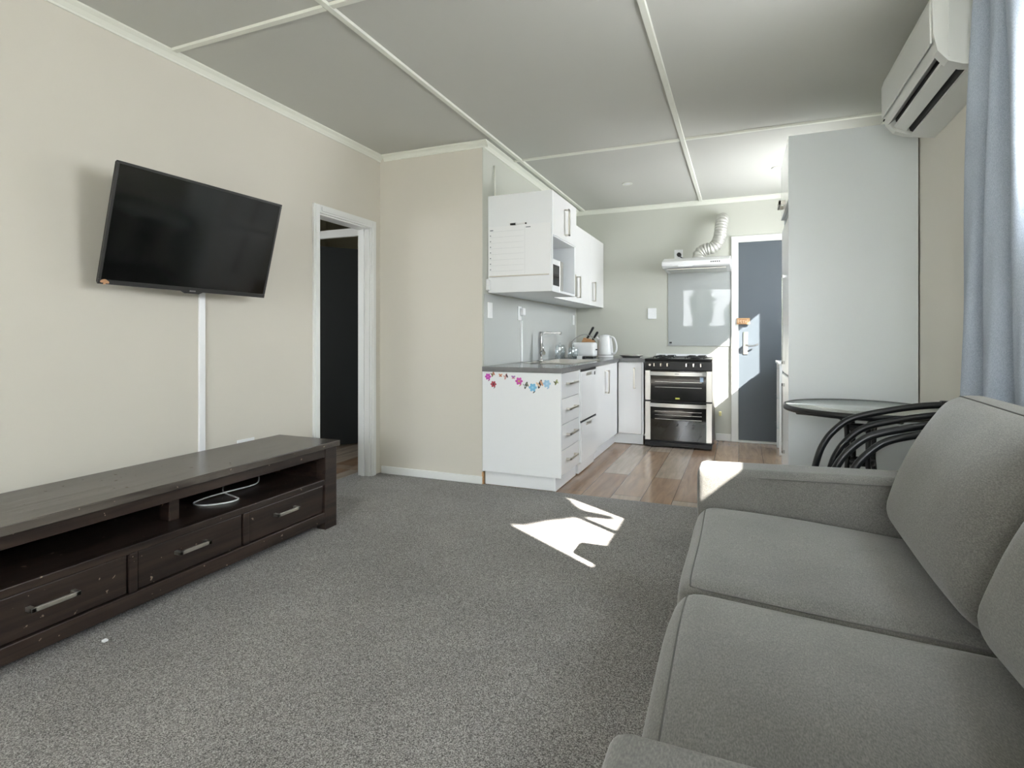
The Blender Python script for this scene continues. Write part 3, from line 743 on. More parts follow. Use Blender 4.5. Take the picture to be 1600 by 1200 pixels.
bm = new(); tube(bm, [(-1.384, 3.590, 1.8195), (-1.376, 3.590, 1.8195)], 0.006, 10); obj('end_plug', bm, M['black'], pn)
# small white hinge blocks left of the panel
tag(obj('wall_hook', b1(XN + 0.001, XN + 0.022, 3.560, 3.596, 1.36, 1.44), M['plastic'], bevel=0.004), 'small white hook block on the kitchen wall under the planner corner', 'hook')
# white rod leaning above the cabinet
bm = new(); tube(bm, [(-1.645, 3.66, 2.040), (-1.665, 3.70, 2.28)], 0.007, 8)
xs = tag(obj('wall_rod', bm, M['ctrim']), 'thin white rod leaning on the wall above the deep wall cabinet', 'rod')

# wall lining splash panel on the side wall
tag(obj('wall_splashback', b1(XN + 0.0005, XN + 0.004, 3.53, 5.86, 0.8265, 1.335), M['splash2']), 'pale grey splash lining on the side wall between worktop and cabinets', 'splashback')

def plate(name, label, c, w, h, axis, cat='switch', rocker=True, group=None, m='plastic'):
    t = thing(name, label, cat, c, group)
    x, y, z = c
    if axis == 'X':
        obj('plate', b1(x, x + 0.009, y - w / 2, y + w / 2, z - h / 2, z + h / 2), M[m], t, bevel=0.002)
        if rocker: obj('rocker', b1(x + 0.009, x + 0.012, y - 0.008, y + 0.008, z - 0.014, z + 0.014), M[m], t, bevel=0.001)
    else:
        obj('plate', b1(x - w / 2, x + w / 2, y - 0.009, y, z - h / 2, z + h / 2), M[m], t, bevel=0.002)
        if rocker: obj('rocker', b1(x - 0.008, x + 0.008, y - 0.012, y - 0.009, z - 0.014, z + 0.014), M[m], t, bevel=0.001)
    return t
SW = XN + 0.0045
plate('light_switch', 'white switch plate low under the planner cabinet near the wall corner', (SW, 3.615, 1.222), 0.072, 0.112, 'X')
pt = plate('power_outlet', 'white power outlet with adaptor above the cable cover by the tap', (SW, 4.19, 1.222), 0.072, 0.112, 'X', 'outlet', False)
obj('adaptor', b1(SW + 0.010, SW + 0.040, 4.185, 4.24, 1.205, 1.265), M['plastic'], pt, bevel=0.006)
plate('power_outlet', 'white outlet plate on the side wall near the kitchen corner', (SW, 5.75, 1.212), 0.072, 0.105, 'X', 'outlet')
plate('light_switch', 'white switch plate on the back wall beside the glass splashback', (-0.857, YB - 0.0005, 1.274), 0.086, 0.112, 'Y')
po = plate('power_outlet', 'white outlet with a black plug above the range hood', (-0.592, YB - 0.0005, 1.866), 0.082, 0.112, 'Y', 'outlet', False)
plate('power_outlet', 'white outlet plate low on the left wall just above the television cabinet', (XL + 0.0005, 2.275, 0.432), 0.112, 0.07, 'X', 'outlet')
bm = new(); tube(bm, [(-0.585, YB - 0.010, 1.868), (-0.585, YB - 0.045, 1.868)], 0.021, 16)
pg = thing('power_plug', 'round black plug in the outlet above the hood with its cord', 'plug', (-0.585, YB - 0.02, 1.868))
obj('plug_body', bm, M['black'], pg)
bm = new(); tube(bm, smooth_pts([(-0.585, YB - 0.043, 1.862), (-0.56, YB - 0.045, 1.835), (-0.50, YB - 0.045, 1.815), (-0.44, YB - 0.05, 1.806), (-0.41, YB - 0.09, 1.806)], 6), 0.0045, 8)
obj('cord', bm, M['black'], pg)
bm = b1(SW, SW + 0.013, 4.215, 4.237, 0.830, 1.165)
tag(obj('cable_cover', bm, M['plastic'], bevel=0.002), 'thin white cable cover from the outlet down to the worktop', 'cable cover')

# ================================================================== COOKER
OX0, OX1, OY0, OY1 = -0.842, -0.243, 5.335, 5.880
ov = thing('cooker', 'black and stainless freestanding double oven cooker with a row of knobs', 'cooker', (-0.54, 5.6, 0))
obj('body', b1(OX0, OX1, OY0 + 0.035, OY1, 0.02, 0.815), M['enamel'], ov, bevel=0.004)
bm = new(); box(bm, OX0 - 0.003, OX1 + 0.003, OY0 + 0.01, OY1, 0.816, 0.826); box(bm, OX0 + 0.02, OX1 - 0.02, OY1 - 0.03, OY1, 0.826, 0.834)
obj('hob', bm, M['enamel'], ov, bevel=0.003)
obj('back_trim', b1(OX0 + 0.03, OX1 - 0.03, OY1 - 0.004, OY1 + 0.010, 0.828, 0.858), M['plastic'], ov, bevel=0.003)
for i, (x, y) in enumerate(((-0.69, 5.48), (-0.40, 5.48), (-0.69, 5.72), (-0.40, 5.72))):
    bm = new(); lathe(bm, x, y, [(0, 0.8265), (0.045, 0.8265), (0.045, 0.836), (0.03, 0.842), (0, 0.842)], 24)
    bu = obj('burner', bm, M['black'], ov)
    bm = new()
    for a in range(4):
        c, s = math.cos(a * PI / 2 + 0.785), math.sin(a * PI / 2 + 0.785)
        tube(bm, [(x + c * 0.02, y + s * 0.02, 0.847), (x + c * 0.11, y + s * 0.11, 0.847), (x + c * 0.115, y + s * 0.115, 0.828)], 0.004, 6)
    obj('pan_support', bm, M['black'], bu)
bm = new(); prism(bm, [(OY0 + 0.034, 0.722), (OY0 + 0.002, 0.722), (OY0 + 0.004, 0.80), (OY0 + 0.016, 0.822), (OY0 + 0.034, 0.822)], 'X', OX0 - 0.002, OX1 + 0.002)
cpn = obj('control_panel', bm, M['enamel'], ov, bevel=0.002)
for px in (1023.5, 1034.0, 1044.5, 1074.0, 1085.0, 1096.0):
    x = OX0 + (px - 1008) / 105 * 0.60
    bm = new(); tube(bm, [(x, OY0 + 0.003, 0.772), (x, OY0 - 0.010, 0.772)], 0.019, 18); tube(bm, [(x, OY0 - 0.010, 0.772), (x, OY0 - 0.024, 0.772)], [0.015, 0.013], 16)
    k = obj('knob', bm, M['enamel'], cpn)
    obj('knob_grip', b1(x - 0.006, x + 0.004, OY0 - 0.030, OY0 - 0.022, 0.757, 0.787), M['chrome'], k)
bm = new(); tube(bm, [(-0.797, OY0 + 0.003, 0.769), (-0.797, OY0 - 0.008, 0.769)], 0.011, 14)
obj('ignition_button', bm, M['chrome'], cpn)
def oven_door(z0, z1, hz):
    d = obj('door', b1(OX0 + 0.002, OX1 - 0.002, OY0 + 0.008, OY0 + 0.033, z0, z1), M['enamel'], ov, bevel=0.002)
    for xa, xb in ((OX0 + 0.002, OX0 + 0.050), (OX1 - 0.050, OX1 - 0.002)):
        obj('steel_trim', b1(xa, xb, OY0 + 0.002, OY0 + 0.009, z0 + 0.002, z1 - 0.002), M['steel'], d, bevel=0.001)
    obj('door_glass', b1(OX0 + 0.051, OX1 - 0.051, OY0 + 0.004, OY0 + 0.009, z0 + 0.004, z1 - 0.004), M['blackglass'], d, bevel=0.001)
    bm = new(); n = 14; P = []
    for k in range(n + 1):
        u = k / n; x = OX0 + 0.046 + u * (OX1 - OX0 - 0.092); P.append((x, OY0 - 0.012 - 0.028 * math.sin(PI * u) ** 0.6))
    for k in range(n):
        (xa, ya), (xb, yb) = P[k], P[k + 1]
        vs = [bm.verts.new(q) for q in ((xa, ya, hz), (xb, yb, hz), (xb, yb + 0.012, hz), (xa, ya + 0.012, hz), (xa, ya, hz + 0.034), (xb, yb, hz + 0.034), (xb, yb + 0.012, hz + 0.034), (xa, ya + 0.012, hz + 0.034))]
        for q in ((0, 1, 5, 4), (3, 2, 6, 7), (4, 5, 6, 7), (0, 1, 2, 3)): bm.faces.new([vs[i] for i in q]).smooth = False
    bmesh.ops.remove_doubles(bm, verts=bm.verts[:], dist=1e-5)
    box(bm, OX0 + 0.046, OX0 + 0.06, OY0 - 0.012, OY0 + 0.006, hz, hz + 0.034); box(bm, OX1 - 0.060, OX1 - 0.046, OY0 - 0.012, OY0 + 0.006, hz, hz + 0.034)
    obj('handle', bm, M['steel'], d)
    return d
d = oven_door(0.436, 0.718, 0.672)
bm = new()
for zz in (0.610, 0.560): box(bm, OX0 + 0.09, OX1 - 0.09, OY0 + 0.0030, OY0 + 0.0042, zz, zz + 0.003)
obj('oven_rack', bm, M['steel'], d)
obj('logo_badge', b1(-0.566, -0.526, OY0 + 0.002, OY0 + 0.0042, 0.452, 0.466), flat((200, 200, 90)), d)
obj('energy_label', b1(-0.348, -0.318, OY0 + 0.002, OY0 + 0.0042, 0.618, 0.662), flat((176, 200, 226)), d)
obj('brand_text', b1(-0.566, -0.528, OY0 - 0.0412, OY0 - 0.0400, 0.686, 0.692), flat((110, 110, 112)), d)
d = oven_door(0.062, 0.426, 0.378)
bm = new()
for zz in (0.335, 0.300, 0.262): box(bm, OX0 + 0.09, OX1 - 0.09, OY0 + 0.0030, OY0 + 0.0042, zz, zz + 0.003)
obj('oven_rack', bm, M['steel'], d)
bm = new(); box(bm, OX0, OX1, OY0 - 0.008, OY0 + 0.04, 0.012, 0.050)
obj('base_plinth', bm, M['enamel'], ov, bevel=0.003)
bm = new()
for x in (OX0 + 0.05, OX1 - 0.05):
    for y in (OY0 + 0.08, OY1 - 0.08): box(bm, x - 0.02, x + 0.02, y - 0.02, y + 0.02, -0.004, 0.021)
obj('feet', bm, M['black'], ov)

# range hood
hdx0, hdx1 = -0.700, -0.092
bm = new(); prism(bm, [(YB - 0.002, 1.680), (5.47, 1.690), (5.435, 1.702), (5.428, 1.724), (5.440, 1.746), (5.60, 1.795), (YB - 0.002, 1.800)], 'X', hdx0, hdx1)
rh = thing('range_hood', 'slim white range hood fixed to the back wall above the cooker', 'range hood', (-0.396, 5.66, 1.68))
obj('canopy', bm, M['plastic'], rh, bevel=0.004)
bm = new(); box(bm, -0.66, -0.13, 5.50, 5.86, 1.676, 1.682); obj('filter', bm, M['steel'], rh)
bm = new()
for k in range(5): box(bm, -0.262 + k * 0.018, -0.252 + k * 0.018, 5.4255, 5.431, 1.722, 1.732)
obj('control_buttons', bm, M['dark'], rh)
obj('slide_handle', b1(-0.55, -0.42, 5.422, 5.436, 1.692, 1.702), M['plastic'], rh, bevel=0.002)
# flexible duct
pts = smooth_pts([(-0.385, 5.70, 1.797), (-0.375, 5.70, 1.845), (-0.325, 5.70, 1.880), (-0.262, 5.70, 1.893), (-0.214, 5.705, 1.935), (-0.190, 5.71, 2.01), (-0.180, 5.72, 2.09), (-0.172, 5.745, 2.155), (-0.168, 5.80, 2.185), (-0.168, 5.893, 2.190)], 40)
L_ = [0.0]
for a, b in zip(pts, pts[1:]): L_.append(L_[-1] + (b - a).length)
keep = []; last = -1
for p, l in zip(pts, L_):
    if l - last > 0.0026: keep.append((p, l)); last = l
bm = new(); tube(bm, [p for p, l in keep], [0.048 + 0.0115 * abs(math.sin(PI * l / 0.026)) ** 0.7 for p, l in keep], 28)
tag(obj('exhaust_duct', bm, M['duct']), 'ribbed white flexible duct from the range hood into the back wall', 'duct')
# glass splashback behind the cooker
sb = thing('glass_splashback', 'glossy grey glass splashback panel behind the cooker under the hood', 'splashback', (-0.39, YB - 0.006, 0.94))
obj('glass_panel', b1(-0.695, -0.094, YB - 0.0075, YB - 0.001, 0.940, 1.679), M['splash'], sb, bevel=0.0008)
obj('maker_label', b1(-0.682, -0.658, YB - 0.0085, YB - 0.0076, 0.965, 0.980), M['dark'], sb)
tag(obj('gas_tap', b1(-0.205, -0.180, YB - 0.05, YB - 0.0005, 0.25, 0.29), flat((214, 208, 150)), bevel=0.004), 'small yellowish fitting low on the wall beside the cooker', 'gas fitting')

# downlights in the kitchen ceiling
for (x, y, lab) in ((-0.941, 4.973, 'small round downlight over the worktop side of the kitchen'), (0.272, 4.967, 'small round downlight near the fridge housing')):
    dl_ = thing('downlight', lab, 'downlight', (x, y, H - 0.006), 'kitchen downlights')
    bm = new(); lathe(bm, x, y, [(0.032, H - 0.0005), (0.046, H - 0.0005), (0.046, H - 0.004), (0.034, H - 0.006), (0.032, H - 0.0005)], 28); obj('rim', bm, M['ctrim'], dl_)
    bm = new(); lathe(bm, x, y, [(0, H - 0.0008), (0.031, H - 0.0008), (0.031, H - 0.003), (0, H - 0.003)], 24); obj('lens', bm, M['plastic'], dl_)
cl = thing('ceiling_light', 'round white ceiling light fitting above the middle of the carpet', 'ceiling light', (-0.99, 1.66, H - 0.09))
bm = new(); lathe(bm, -0.99, 1.66, [(0, H - 0.0005), (0.175, H - 0.0005), (0.175, H - 0.02), (0, H - 0.02)], 36); obj('base', bm, M['ctrim'], cl)
bm = new(); lathe(bm, -0.99, 1.66, [(0.17, H - 0.0205), (0.16, H - 0.05), (0.12, H - 0.075), (0.06, H - 0.088), (0, H - 0.09)], 36); obj('diffuser', bm, M['plastic'], cl)

# ================================================================== TELEVISION
tvc = Vector((-2.345, 1.855, 1.490)); ya, ti, ro, TW, TH = -0.07, 0.265, -0.01, 0.81, 0.508
n_ = Vector((math.cos(ya) * math.cos(ti), math.sin(ya) * math.cos(ti), -math.sin(ti)))
u_ = Vector((-math.sin(ya), math.cos(ya), 0)); v_ = n_.cross(u_)
u2 = u_ * math.cos(ro) + v_ * math.sin(ro); v2 = -u_ * math.sin(ro) + v_ * math.cos(ro)
TVM = Matrix(((u2.x, v2.x, n_.x, tvc.x), (u2.y, v2.y, n_.y, tvc.y), (u2.z, v2.z, n_.z, tvc.z), (0, 0, 0, 1)))
tv = thing('television', 'black flat television tilted down on the left wall above the low cabinet', 'television', tuple(tvc))
def tvo(name, bm, m, parent=tv, **k): return obj(name, xform(bm, TVM), m, parent, **k)
hw, hh = TW / 2, TH / 2
bm = new(); bz = 0.011; bb = 0.020
box(bm, -hw, hw, -hh, -hh + bb, -0.010, 0.0); box(bm, -hw, hw, hh - bz, hh, -0.010, 0.0); box(bm, -hw, -hw + bz, -hh + bb, hh - bz, -0.010, 0.0); box(bm, hw - bz, hw, -hh + bb, hh - bz, -0.010, 0.0)
prism(bm, [(0.0 - 0.06, -hh + 0.002), (0.06, -hh + 0.002), (0.035, -hh - 0.010), (-0.035, -hh - 0.010)], 'Z', -0.012, -0.001)
tvo('bezel', bm, M['tvframe'], bevel=0.002)
bm = new(); box(bm, -hw + bz - 0.001, hw - bz + 0.001, -hh + bb - 0.001, hh - bz + 0.001, -0.008, -0.003); tvo('screen', bm, M['screen'])
bm = new(); box(bm, -hw + 0.002, hw - 0.002, -hh + 0.002, hh - 0.002, -0.024, -0.0105); box(bm, -0.28, 0.28, -0.20, 0.12, -0.058, -0.024); tvo('back_shell', bm, M['black'], bevel=0.006)
bm = new()
for k, (x, w) in enumerate(((-0.014, 0.0075), (-0.005, 0.007), (0.004, 0.007), (0.0125, 0.003))): box(bm, x, x + w, -hh + 0.000, -hh + 0.0065, 0.0002, 0.0008)
o = tvo('maker_mark', bm, flat((150, 150, 150)))
bm = new()
for (x, z_, rx, rz, a) in ((-0.385, -0.240, 0.013, 0.007, 0.3), (-0.372, -0.243, 0.010, 0.006, -0.5), (-0.378, -0.247, 0.010, 0.005, 0.9)):
    P = [(x + rx * math.cos(t_ * PI / 6) * math.cos(a) - rz * math.sin(t_ * PI / 6) * math.sin(a), z_ + rx * math.cos(t_ * PI / 6) * math.sin(a) + rz * math.sin(t_ * PI / 6) * math.cos(a)) for t_ in range(12)]
    prism(bm, P, 'Z', 0.0003, 0.0012)
o = tvo('sticker', bm, flat((206, 160, 120))); o['label'] = 'small tan sticker on the bezel corner'
bm = new(); c0 = TVM @ Vector((0, -0.02, -0.055))
tube(bm, [c0, Vector((XL + 0.02, c0.y, c0.z - 0.02))], 0.022, 12); box(bm, XL + 0.001, XL + 0.02, c0.y - 0.11, c0.y + 0.11, c0.z - 0.12, c0.z + 0.10)
obj('wall_bracket', bm, M['black'], tv)
bm = b1(XL + 0.0005, XL + 0.013, 1.985, 2.020, 0.06, 1.40)
tag(obj('cable_cover', bm, M['plastic'], bevel=0.003), 'vertical white cable cover on the left wall below the television', 'cable cover')

# ================================================================== TV CABINET
CX0, CX1, CY0, CY1 = -2.470, -2.050, 0.70, 2.444
cb = thing('tv_cabinet', 'long low dark stained wooden television cabinet along the left wall', 'cabinet', (-2.26, 1.57, 0))
def part(name, bm, m='wood', parent=cb, bevel=0.003, **k): return obj(name, bm, M[m], parent, bevel=bevel, **k)
part('tabletop', b1(CX0, CX1 + 0.016, CY0 - 0.016, CY1 + 0.010, 0.434, 0.466), 'woodtop_sheen')
for y0 in (CY0, CY1 - 0.088):
    part('leg', b1(CX1 - 0.060, CX1, y0, y0 + 0.088, 0.0, 0.433)); part('leg', b1(CX0 + 0.01, CX0 + 0.07, y0, y0 + 0.088, 0.0, 0.433))
    part('side_panel', b1(CX0 + 0.071, CX1 - 0.061, y0 + 0.03, y0 + 0.055, 0.06, 0.433))
Y0, Y1 = CY0 + 0.089, CY1 - 0.089
part('top_rail', b1(CX1 - 0.034, CX1 - 0.004, Y0, Y1, 0.388, 0.433))
part('shelf', b1(CX0 + 0.02, CX1 - 0.035, Y0 - 0.03, Y1 + 0.03, 0.250, 0.268), 'wood')
part('shelf_rail', b1(CX1 - 0.034, CX1 - 0.004, Y0, Y1, 0.240, 0.270))
part('bottom_rail', b1(CX1 - 0.034, CX1 - 0.004, Y0, Y1, 0.038, 0.094))
part('back_panel', b1(CX0 + 0.005, CX0 + 0.018, Y0, Y1, 0.06, 0.433))
part('bottom_panel', b1(CX0 + 0.02, CX1 - 0.035, Y0, Y1, 0.06, 0.075))
part('divider_post', b1(CX1 - 0.19, CX1 - 0.13, 1.575, 1.62, 0.2685, 0.433))
e = [0.868, 1.364, 1.834]
bays = [(0.866, 1.332), (1.364, 1.833), (1.866, 2.318)]
bays = [(Y0 + 0.0, 1.332), (1.364, 1.833), (1.866, Y1)]
for y in ((1.333, 1.363), (1.834, 1.865)): part('mullion', b1(CX1 - 0.034, CX1 - 0.005, y[0], y[1], 0.0945, 0.2395))
for y0, y1 in bays:
    d = part('drawer', b1(CX1 - 0.030, CX1 - 0.012, y0 + 0.004, y1 - 0.004, 0.098, 0.237))
    yc = (y0 + y1) / 2; 
    yc = {0: 1.088, 1: 1.580, 2: 2.080}[bays.index((y0, y1))]
    bm = new(); x = CX1 - 0.012
    box(bm, x + 0.024, x + 0.034, yc - 0.070, yc + 0.070, 0.174, 0.188); box(bm, x, x + 0.034, yc - 0.070, yc - 0.056, 0.174, 0.188); box(bm, x, x + 0.034, yc + 0.056, yc + 0.070, 0.174, 0.188)
    obj('handle', bm, M['nickel'], d, bevel=0.001)
bm = new(); zc = 0.2720
P = [(-2.455, 2.02, 0.30), (-2.40, 1.99, zc + 0.02), (-2.30, 1.93, zc + 0.004), (-2.205, 1.905, zc), (-2.150, 1.885, zc), (-2.140, 1.84, zc), (-2.175, 1.775, zc), (-2.235, 1.74, zc), (-2.285, 1.76, zc), (-2.285, 1.84, zc + 0.006), (-2.27, 1.95, zc + 0.008), (-2.27, 2.06, zc + 0.004), (-2.29, 2.13, zc + 0.006), (-2.33, 2.17, zc + 0.04), (-2.36, 2.18, zc + 0.08), (-2.44, 2.18, 0.40)]
P = [(x - 0.03 if x > -2.40 else x, y + 0.03, z) for x, y, z in P]
tube(bm, smooth_pts(P, 8), 0.0036, 8)
tag(obj('power_cable', bm, M['plastic']), 'loop of white cable lying in the open shelf of the dark cabinet', 'cable')
tag(obj('paper_scrap', b1(-1.995, -1.98, 1.20, 1.215, 0.001, 0.008), M['plastic'], bevel=0.002), 'tiny white scrap on the carpet in front of the dark cabinet', 'scrap')

# ================================================================== SOFA
sf = thing('sofa', 'grey fabric two seat sofa along the right side of the carpet', 'sofa', (0.35, 1.41, 0))
def so_(name, bm, m='sofa', parent=sf, sub=False):
    return obj(name, bm, M[m], parent)
def rbox(x0, x1, y0, y1, z0, z1, r, **k):
    bm = cushion(x1 - x0, y1 - y0, z1 - z0, r, **k)
    return xform(bm, Matrix.Translation(((x0 + x1) / 2, (y0 + y1) / 2, (z0 + z1) / 2)))
SFX, SBX = -0.150, 0.745
so_('base', rbox(SFX + 0.020, 0.70, 0.66, 2.16, 0.05, 0.235, 0.03, cuts=12))
bm = rbox(SFX, SBX - 0.02, 2.128, 2.290, 0.05, 0.552, 0.026, cuts=18)
for v in bm.verts:
    if v.co.z > 0.3: v.co.z += 0.030 * (v.co.x - SFX)
af = so_('armrest', bm)
bm = rbox(SFX, SBX - 0.02, 0.530, 0.690, 0.05, 0.552, 0.026, cuts=18)
an = so_('armrest', bm)
def seam(pts, parent, r=0.0025):
    bm = new(); tube(bm, pts, r, 6); return obj('seam', bm, M['seam'], parent)
seam([(SFX + 0.004, 2.146, 0.528), (0.1, 2.127, 0.536), (0.60, 2.127, 0.551)], af, 0.0018)
so_('backrest', rbox(0.600, SBX, 0.56, 2.26, 0.05, 0.70, 0.03, cuts=14))
for y in (0.60, 2.22):
    for x in (SFX + 0.06, 0.66): 
        bm = new(); lathe(bm, x, y, [(0, 0), (0.018, 0), (0.024, 0.055), (0, 0.055)], 14); obj('foot', bm, M['black'], sf)
def seat(y0, y1, seed):
    x0, x1, z0, z1 = SFX + 0.010, 0.60, 0.236, 0.408
    bm = cushion(x1 - x0, y1 - y0, z1 - z0, 0.050, crown=0.022, cuts=22, front=0.018, wob=0.0028, seed=seed)
    xform(bm, Matrix.Translation(((x0 + x1) / 2, (y0 + y1) / 2, (z0 + z1) / 2)) @ Matrix.Rotation(0.055, 4, 'Y'))
    N = 23; g = {q: v.co.copy() for q, v in zip(LASTGRID, bm.verts)}
    for v in bm.verts: pass
    P = [g[(i, 1, N)] for i in range(21, 3, -1)] + [g[(2, 2, N)]] + [g[(2, j, N)] for j in range(3, 21)] + [g[(2, 21, N)]] + [g[(i, 22, N)] for i in range(4, 22)]
    s = so_('seat_cushion', bm)
    seam(smooth_pts(P, 3), s, 0.0020)
    return s
seat(1.412, 2.126, 1.0); seat(0.692, 1.408, 3.0)
def backc(yc, w, seed, tilt, label=None):
    th, hgt = 0.225, 0.475
    bm = cushion(th, w, hgt, 0.075, cuts=22, front=0.055, wob=0.003, seed=seed)
    for v in bm.verts:   # soften: fuller low, thinner top
        v.co.x -= 0.02 * (-(v.co.z / (hgt / 2)))
    mt = Matrix.Translation((0.522, yc, 0.398)) @ Matrix.Rotation(tilt, 4, 'Y') @ Matrix.Translation((0, 0, hgt / 2))
    xform(bm, mt)
    N = 23; g = {q: v.co.copy() for q, v in zip(LASTGRID, bm.verts)}
    P = [g[(0, 22, k)] for k in range(14, 21)] + [g[(0, 21, 21)]] + [g[(0, j, 22)] for j in range(20, 2, -1)] + [g[(0, 2, 21)]] + [g[(0, 1, k)] for k in range(20, 13, -1)]
    P2 = [g[(0, 21, 21)]] + [g[(i, 22, 23)] for i in range(2, 16)]
    c = so_('back_cushion', bm)
    seam(smooth_pts(P, 3), c, 0.0024); seam(smooth_pts(P2, 3), c, 0.0022)
    return c
backc(1.748, 0.735, 0.5, 0.36); backc(1.02, 0.70, 2.5, 0.36)

# ================================================================== GLASS TABLE
TCX, TCY, TZ, TR = 0.530, 3.105, 0.698, 0.333
tb = thing('bistro_table', 'round black rimmed glass table in front of the tall white cabinet', 'table', (TCX, TCY, 0))
bm = new(); lathe(bm, TCX, TCY, [(TR - 0.006, TZ), (TR, TZ - 0.002), (TR + 0.002, TZ - 0.012), (TR, TZ - 0.026), (TR - 0.010, TZ - 0.029), (TR - 0.012, TZ - 0.006), (TR - 0.006, TZ)], 64)
obj('rim', bm, M['tube'], tb)
bm = new(); lathe(bm, TCX, TCY, [(0, TZ - 0.0055), (TR - 0.0125, TZ - 0.0055), (TR - 0.0125, TZ - 0.001), (0, TZ - 0.001)], 64)
obj('glass_top', bm, M['tabletop'], tb)
for k in range(4):
    a = k * PI / 2 + 0.35; c, s = math.cos(a), math.sin(a); bm = new()
    P = smooth_pts([(TCX + c * 0.30, TCY + s * 0.30, TZ - 0.030), (TCX + c * 0.16, TCY + s * 0.16, TZ - 0.045), (TCX + c * 0.075, TCY + s * 0.075, TZ - 0.07), (TCX + c * 0.062, TCY + s * 0.062, TZ - 0.20), (TCX + c * 0.062, TCY + s * 0.062, 0.42), (TCX + c * 0.10, TCY + s * 0.10, 0.22), (TCX + c * 0.25, TCY + s * 0.25, 0.03), (TCX + c * 0.27, TCY + s * 0.27, 0.002)], 6)
    tube(bm, P, 0.0115, 10); obj('leg', bm, M['tube'], tb)
for z in (TZ - 0.115, 0.42):
    bm = new(); lathe(bm, TCX, TCY, [(0.046, z), (0.060, z), (0.060, z + 0.024), (0.046, z + 0.024), (0.046, z)], 24); obj('collar', bm, M['tube'], tb)

# ================================================================== STACKED CHAIRS
def chair(dx, dz0, label, ynear=2.335, yfar=2.70, zn=0.0):
    c = thing('bistro_chair', label, 'chair', (0.50 + dx, (ynear + yfar) / 2, 0), 'stacked bistro chairs')
    R = 0.0135
    for y in (ynear, yfar):
        dz = dz0 + (zn if y == ynear else 0.0)
        P = [(0.215, y, 0.005 + dz), (0.250, y, 0.25 + dz), (0.298, y, 0.492 + dz), (0.330, y, 0.583 + dz), (0.374, y, 0.643 + dz), (0.430, y, 0.688 + dz), (0.522, y, 0.718 + dz), (0.652, y, 0.748 + dz), (0.775, y, 0.763 + dz)]
        bm = new(); tube(bm, smooth_pts([(p[0] + dx, p[1], max(p[2], 0.005)) for p in P], 6), R, 12); obj('arm', bm, M['tube'], c)
        P = [(0.80, y, 0.005), (0.755, y, 0.30), (0.725, y, 0.45), (0.748, y, 0.60), (0.776, y, 0.755)]
        bm = new(); tube(bm, smooth_pts([(p[0] + dx * 0.2, p[1], p[2] + (dz if p[2] > 0.1 else 0)) for p in P], 5), R * 0.9, 12); obj('leg', bm, M['tube'], c)
        obj('arm_bracket', b1(0.735 + dx * 0.2, 0.785 + dx * 0.2, y - 0.016, y + 0.016, 0.680 + dz, 0.776 + dz), M['black'], c, bevel=0.005)
    bm = new(); lathe(bm, 0.51 + dx, (ynear + yfar) / 2, [(0, 0.435 + dz), (0.19, 0.435 + dz), (0.20, 0.445 + dz), (0.19, 0.455 + dz), (0, 0.45 + dz)], 32, sx=1.08, sy=0.95)
    obj('seat', bm, M['black'], c)
    bm = new(); y0, y1 = ynear + 0.013, yfar - 0.013
    for k in range(5):
        z = 0.50 + k * 0.05 + dz; x = 0.735 + k * 0.008 + dx * 0.2
        tube(bm, smooth_pts([(x, y0, z), (x + 0.02, (y0 + y1) / 2, z), (x, y1, z)], 5), 0.006, 8)
    obj('backrest', bm, M['tube'], c)
    return c
chair(0.0, 0.0, 'upper of the two stacked black tube armchairs beside the glass table', zn=-0.014)
chair(0.050, -0.034, 'lower of the two stacked black tube armchairs beside the glass table', zn=0.004)

# ================================================================== AIR CONDITIONER
ac = thing('air_conditioner', 'white wall mounted air conditioner high above the fridge side', 'air conditioner', (0.76, 2.90, 2.0))
full = [(XR - 0.001, 2.000), (0.745, 2.022), (0.700, 2.042), (0.668, 2.085), (0.655, 2.15), (0.652, 2.27), (0.662, 2.300), (0.690, 2.315), (XR - 0.001, 2.318)]
notch = [(XR - 0.001, 2.000), (0.770, 2.0175), (0.768, 2.060), (0.700, 2.100), (0.672, 2.0775), (0.668, 2.085), (0.655, 2.15), (0.652, 2.27), (0.662, 2.300), (0.690, 2.315), (XR - 0.001, 2.318)]
bm = new(); prism(bm, notch, 'Y', 2.535, 3.240)
prism(bm, full, 'Y', 2.485, 2.535); prism(bm, full, 'Y', 3.240, 3.285)
obj('housing', bm, M['acw'], ac, bevel=0.0)
bm = new(); prism(bm, [(0.6925, 2.066), (0.697, 2.057), (0.743, 2.033), (0.747, 2.039)], 'Y', 2.542, 3.233); obj('louver', bm, M['acw'], ac, bevel=0.001)
bm = new(); prism(bm, [(0.700, 2.1005), (0.768, 2.0605), (0.769, 2.0255), (0.7595, 2.0300), (0.754, 2.046), (0.700, 2.085)], 'Y', 2.546, 3.229); obj('outlet_recess', bm, M['dark'], ac)
bm = new(); prism(bm, [(0.6485, 2.12), (0.6465, 2.27), (0.656, 2.302), (0.664, 2.300), (0.6535, 2.27), (0.6555, 2.12)], 'Y', 2.500, 3.265); obj('front_panel', bm, M['acw'], ac, bevel=0.002)
bm = new(); box(bm, 0.70, 0.706, 2.4825, 2.4855, 2.06, 2.30); obj('end_groove', bm, M['acw'], ac)
lt = new(); tube(lt, [(0.660, 3.262, 2.108), (0.655, 3.262, 2.110)], 0.006, 10); obj('indicator_lamp', lt, M['dark'], ac)

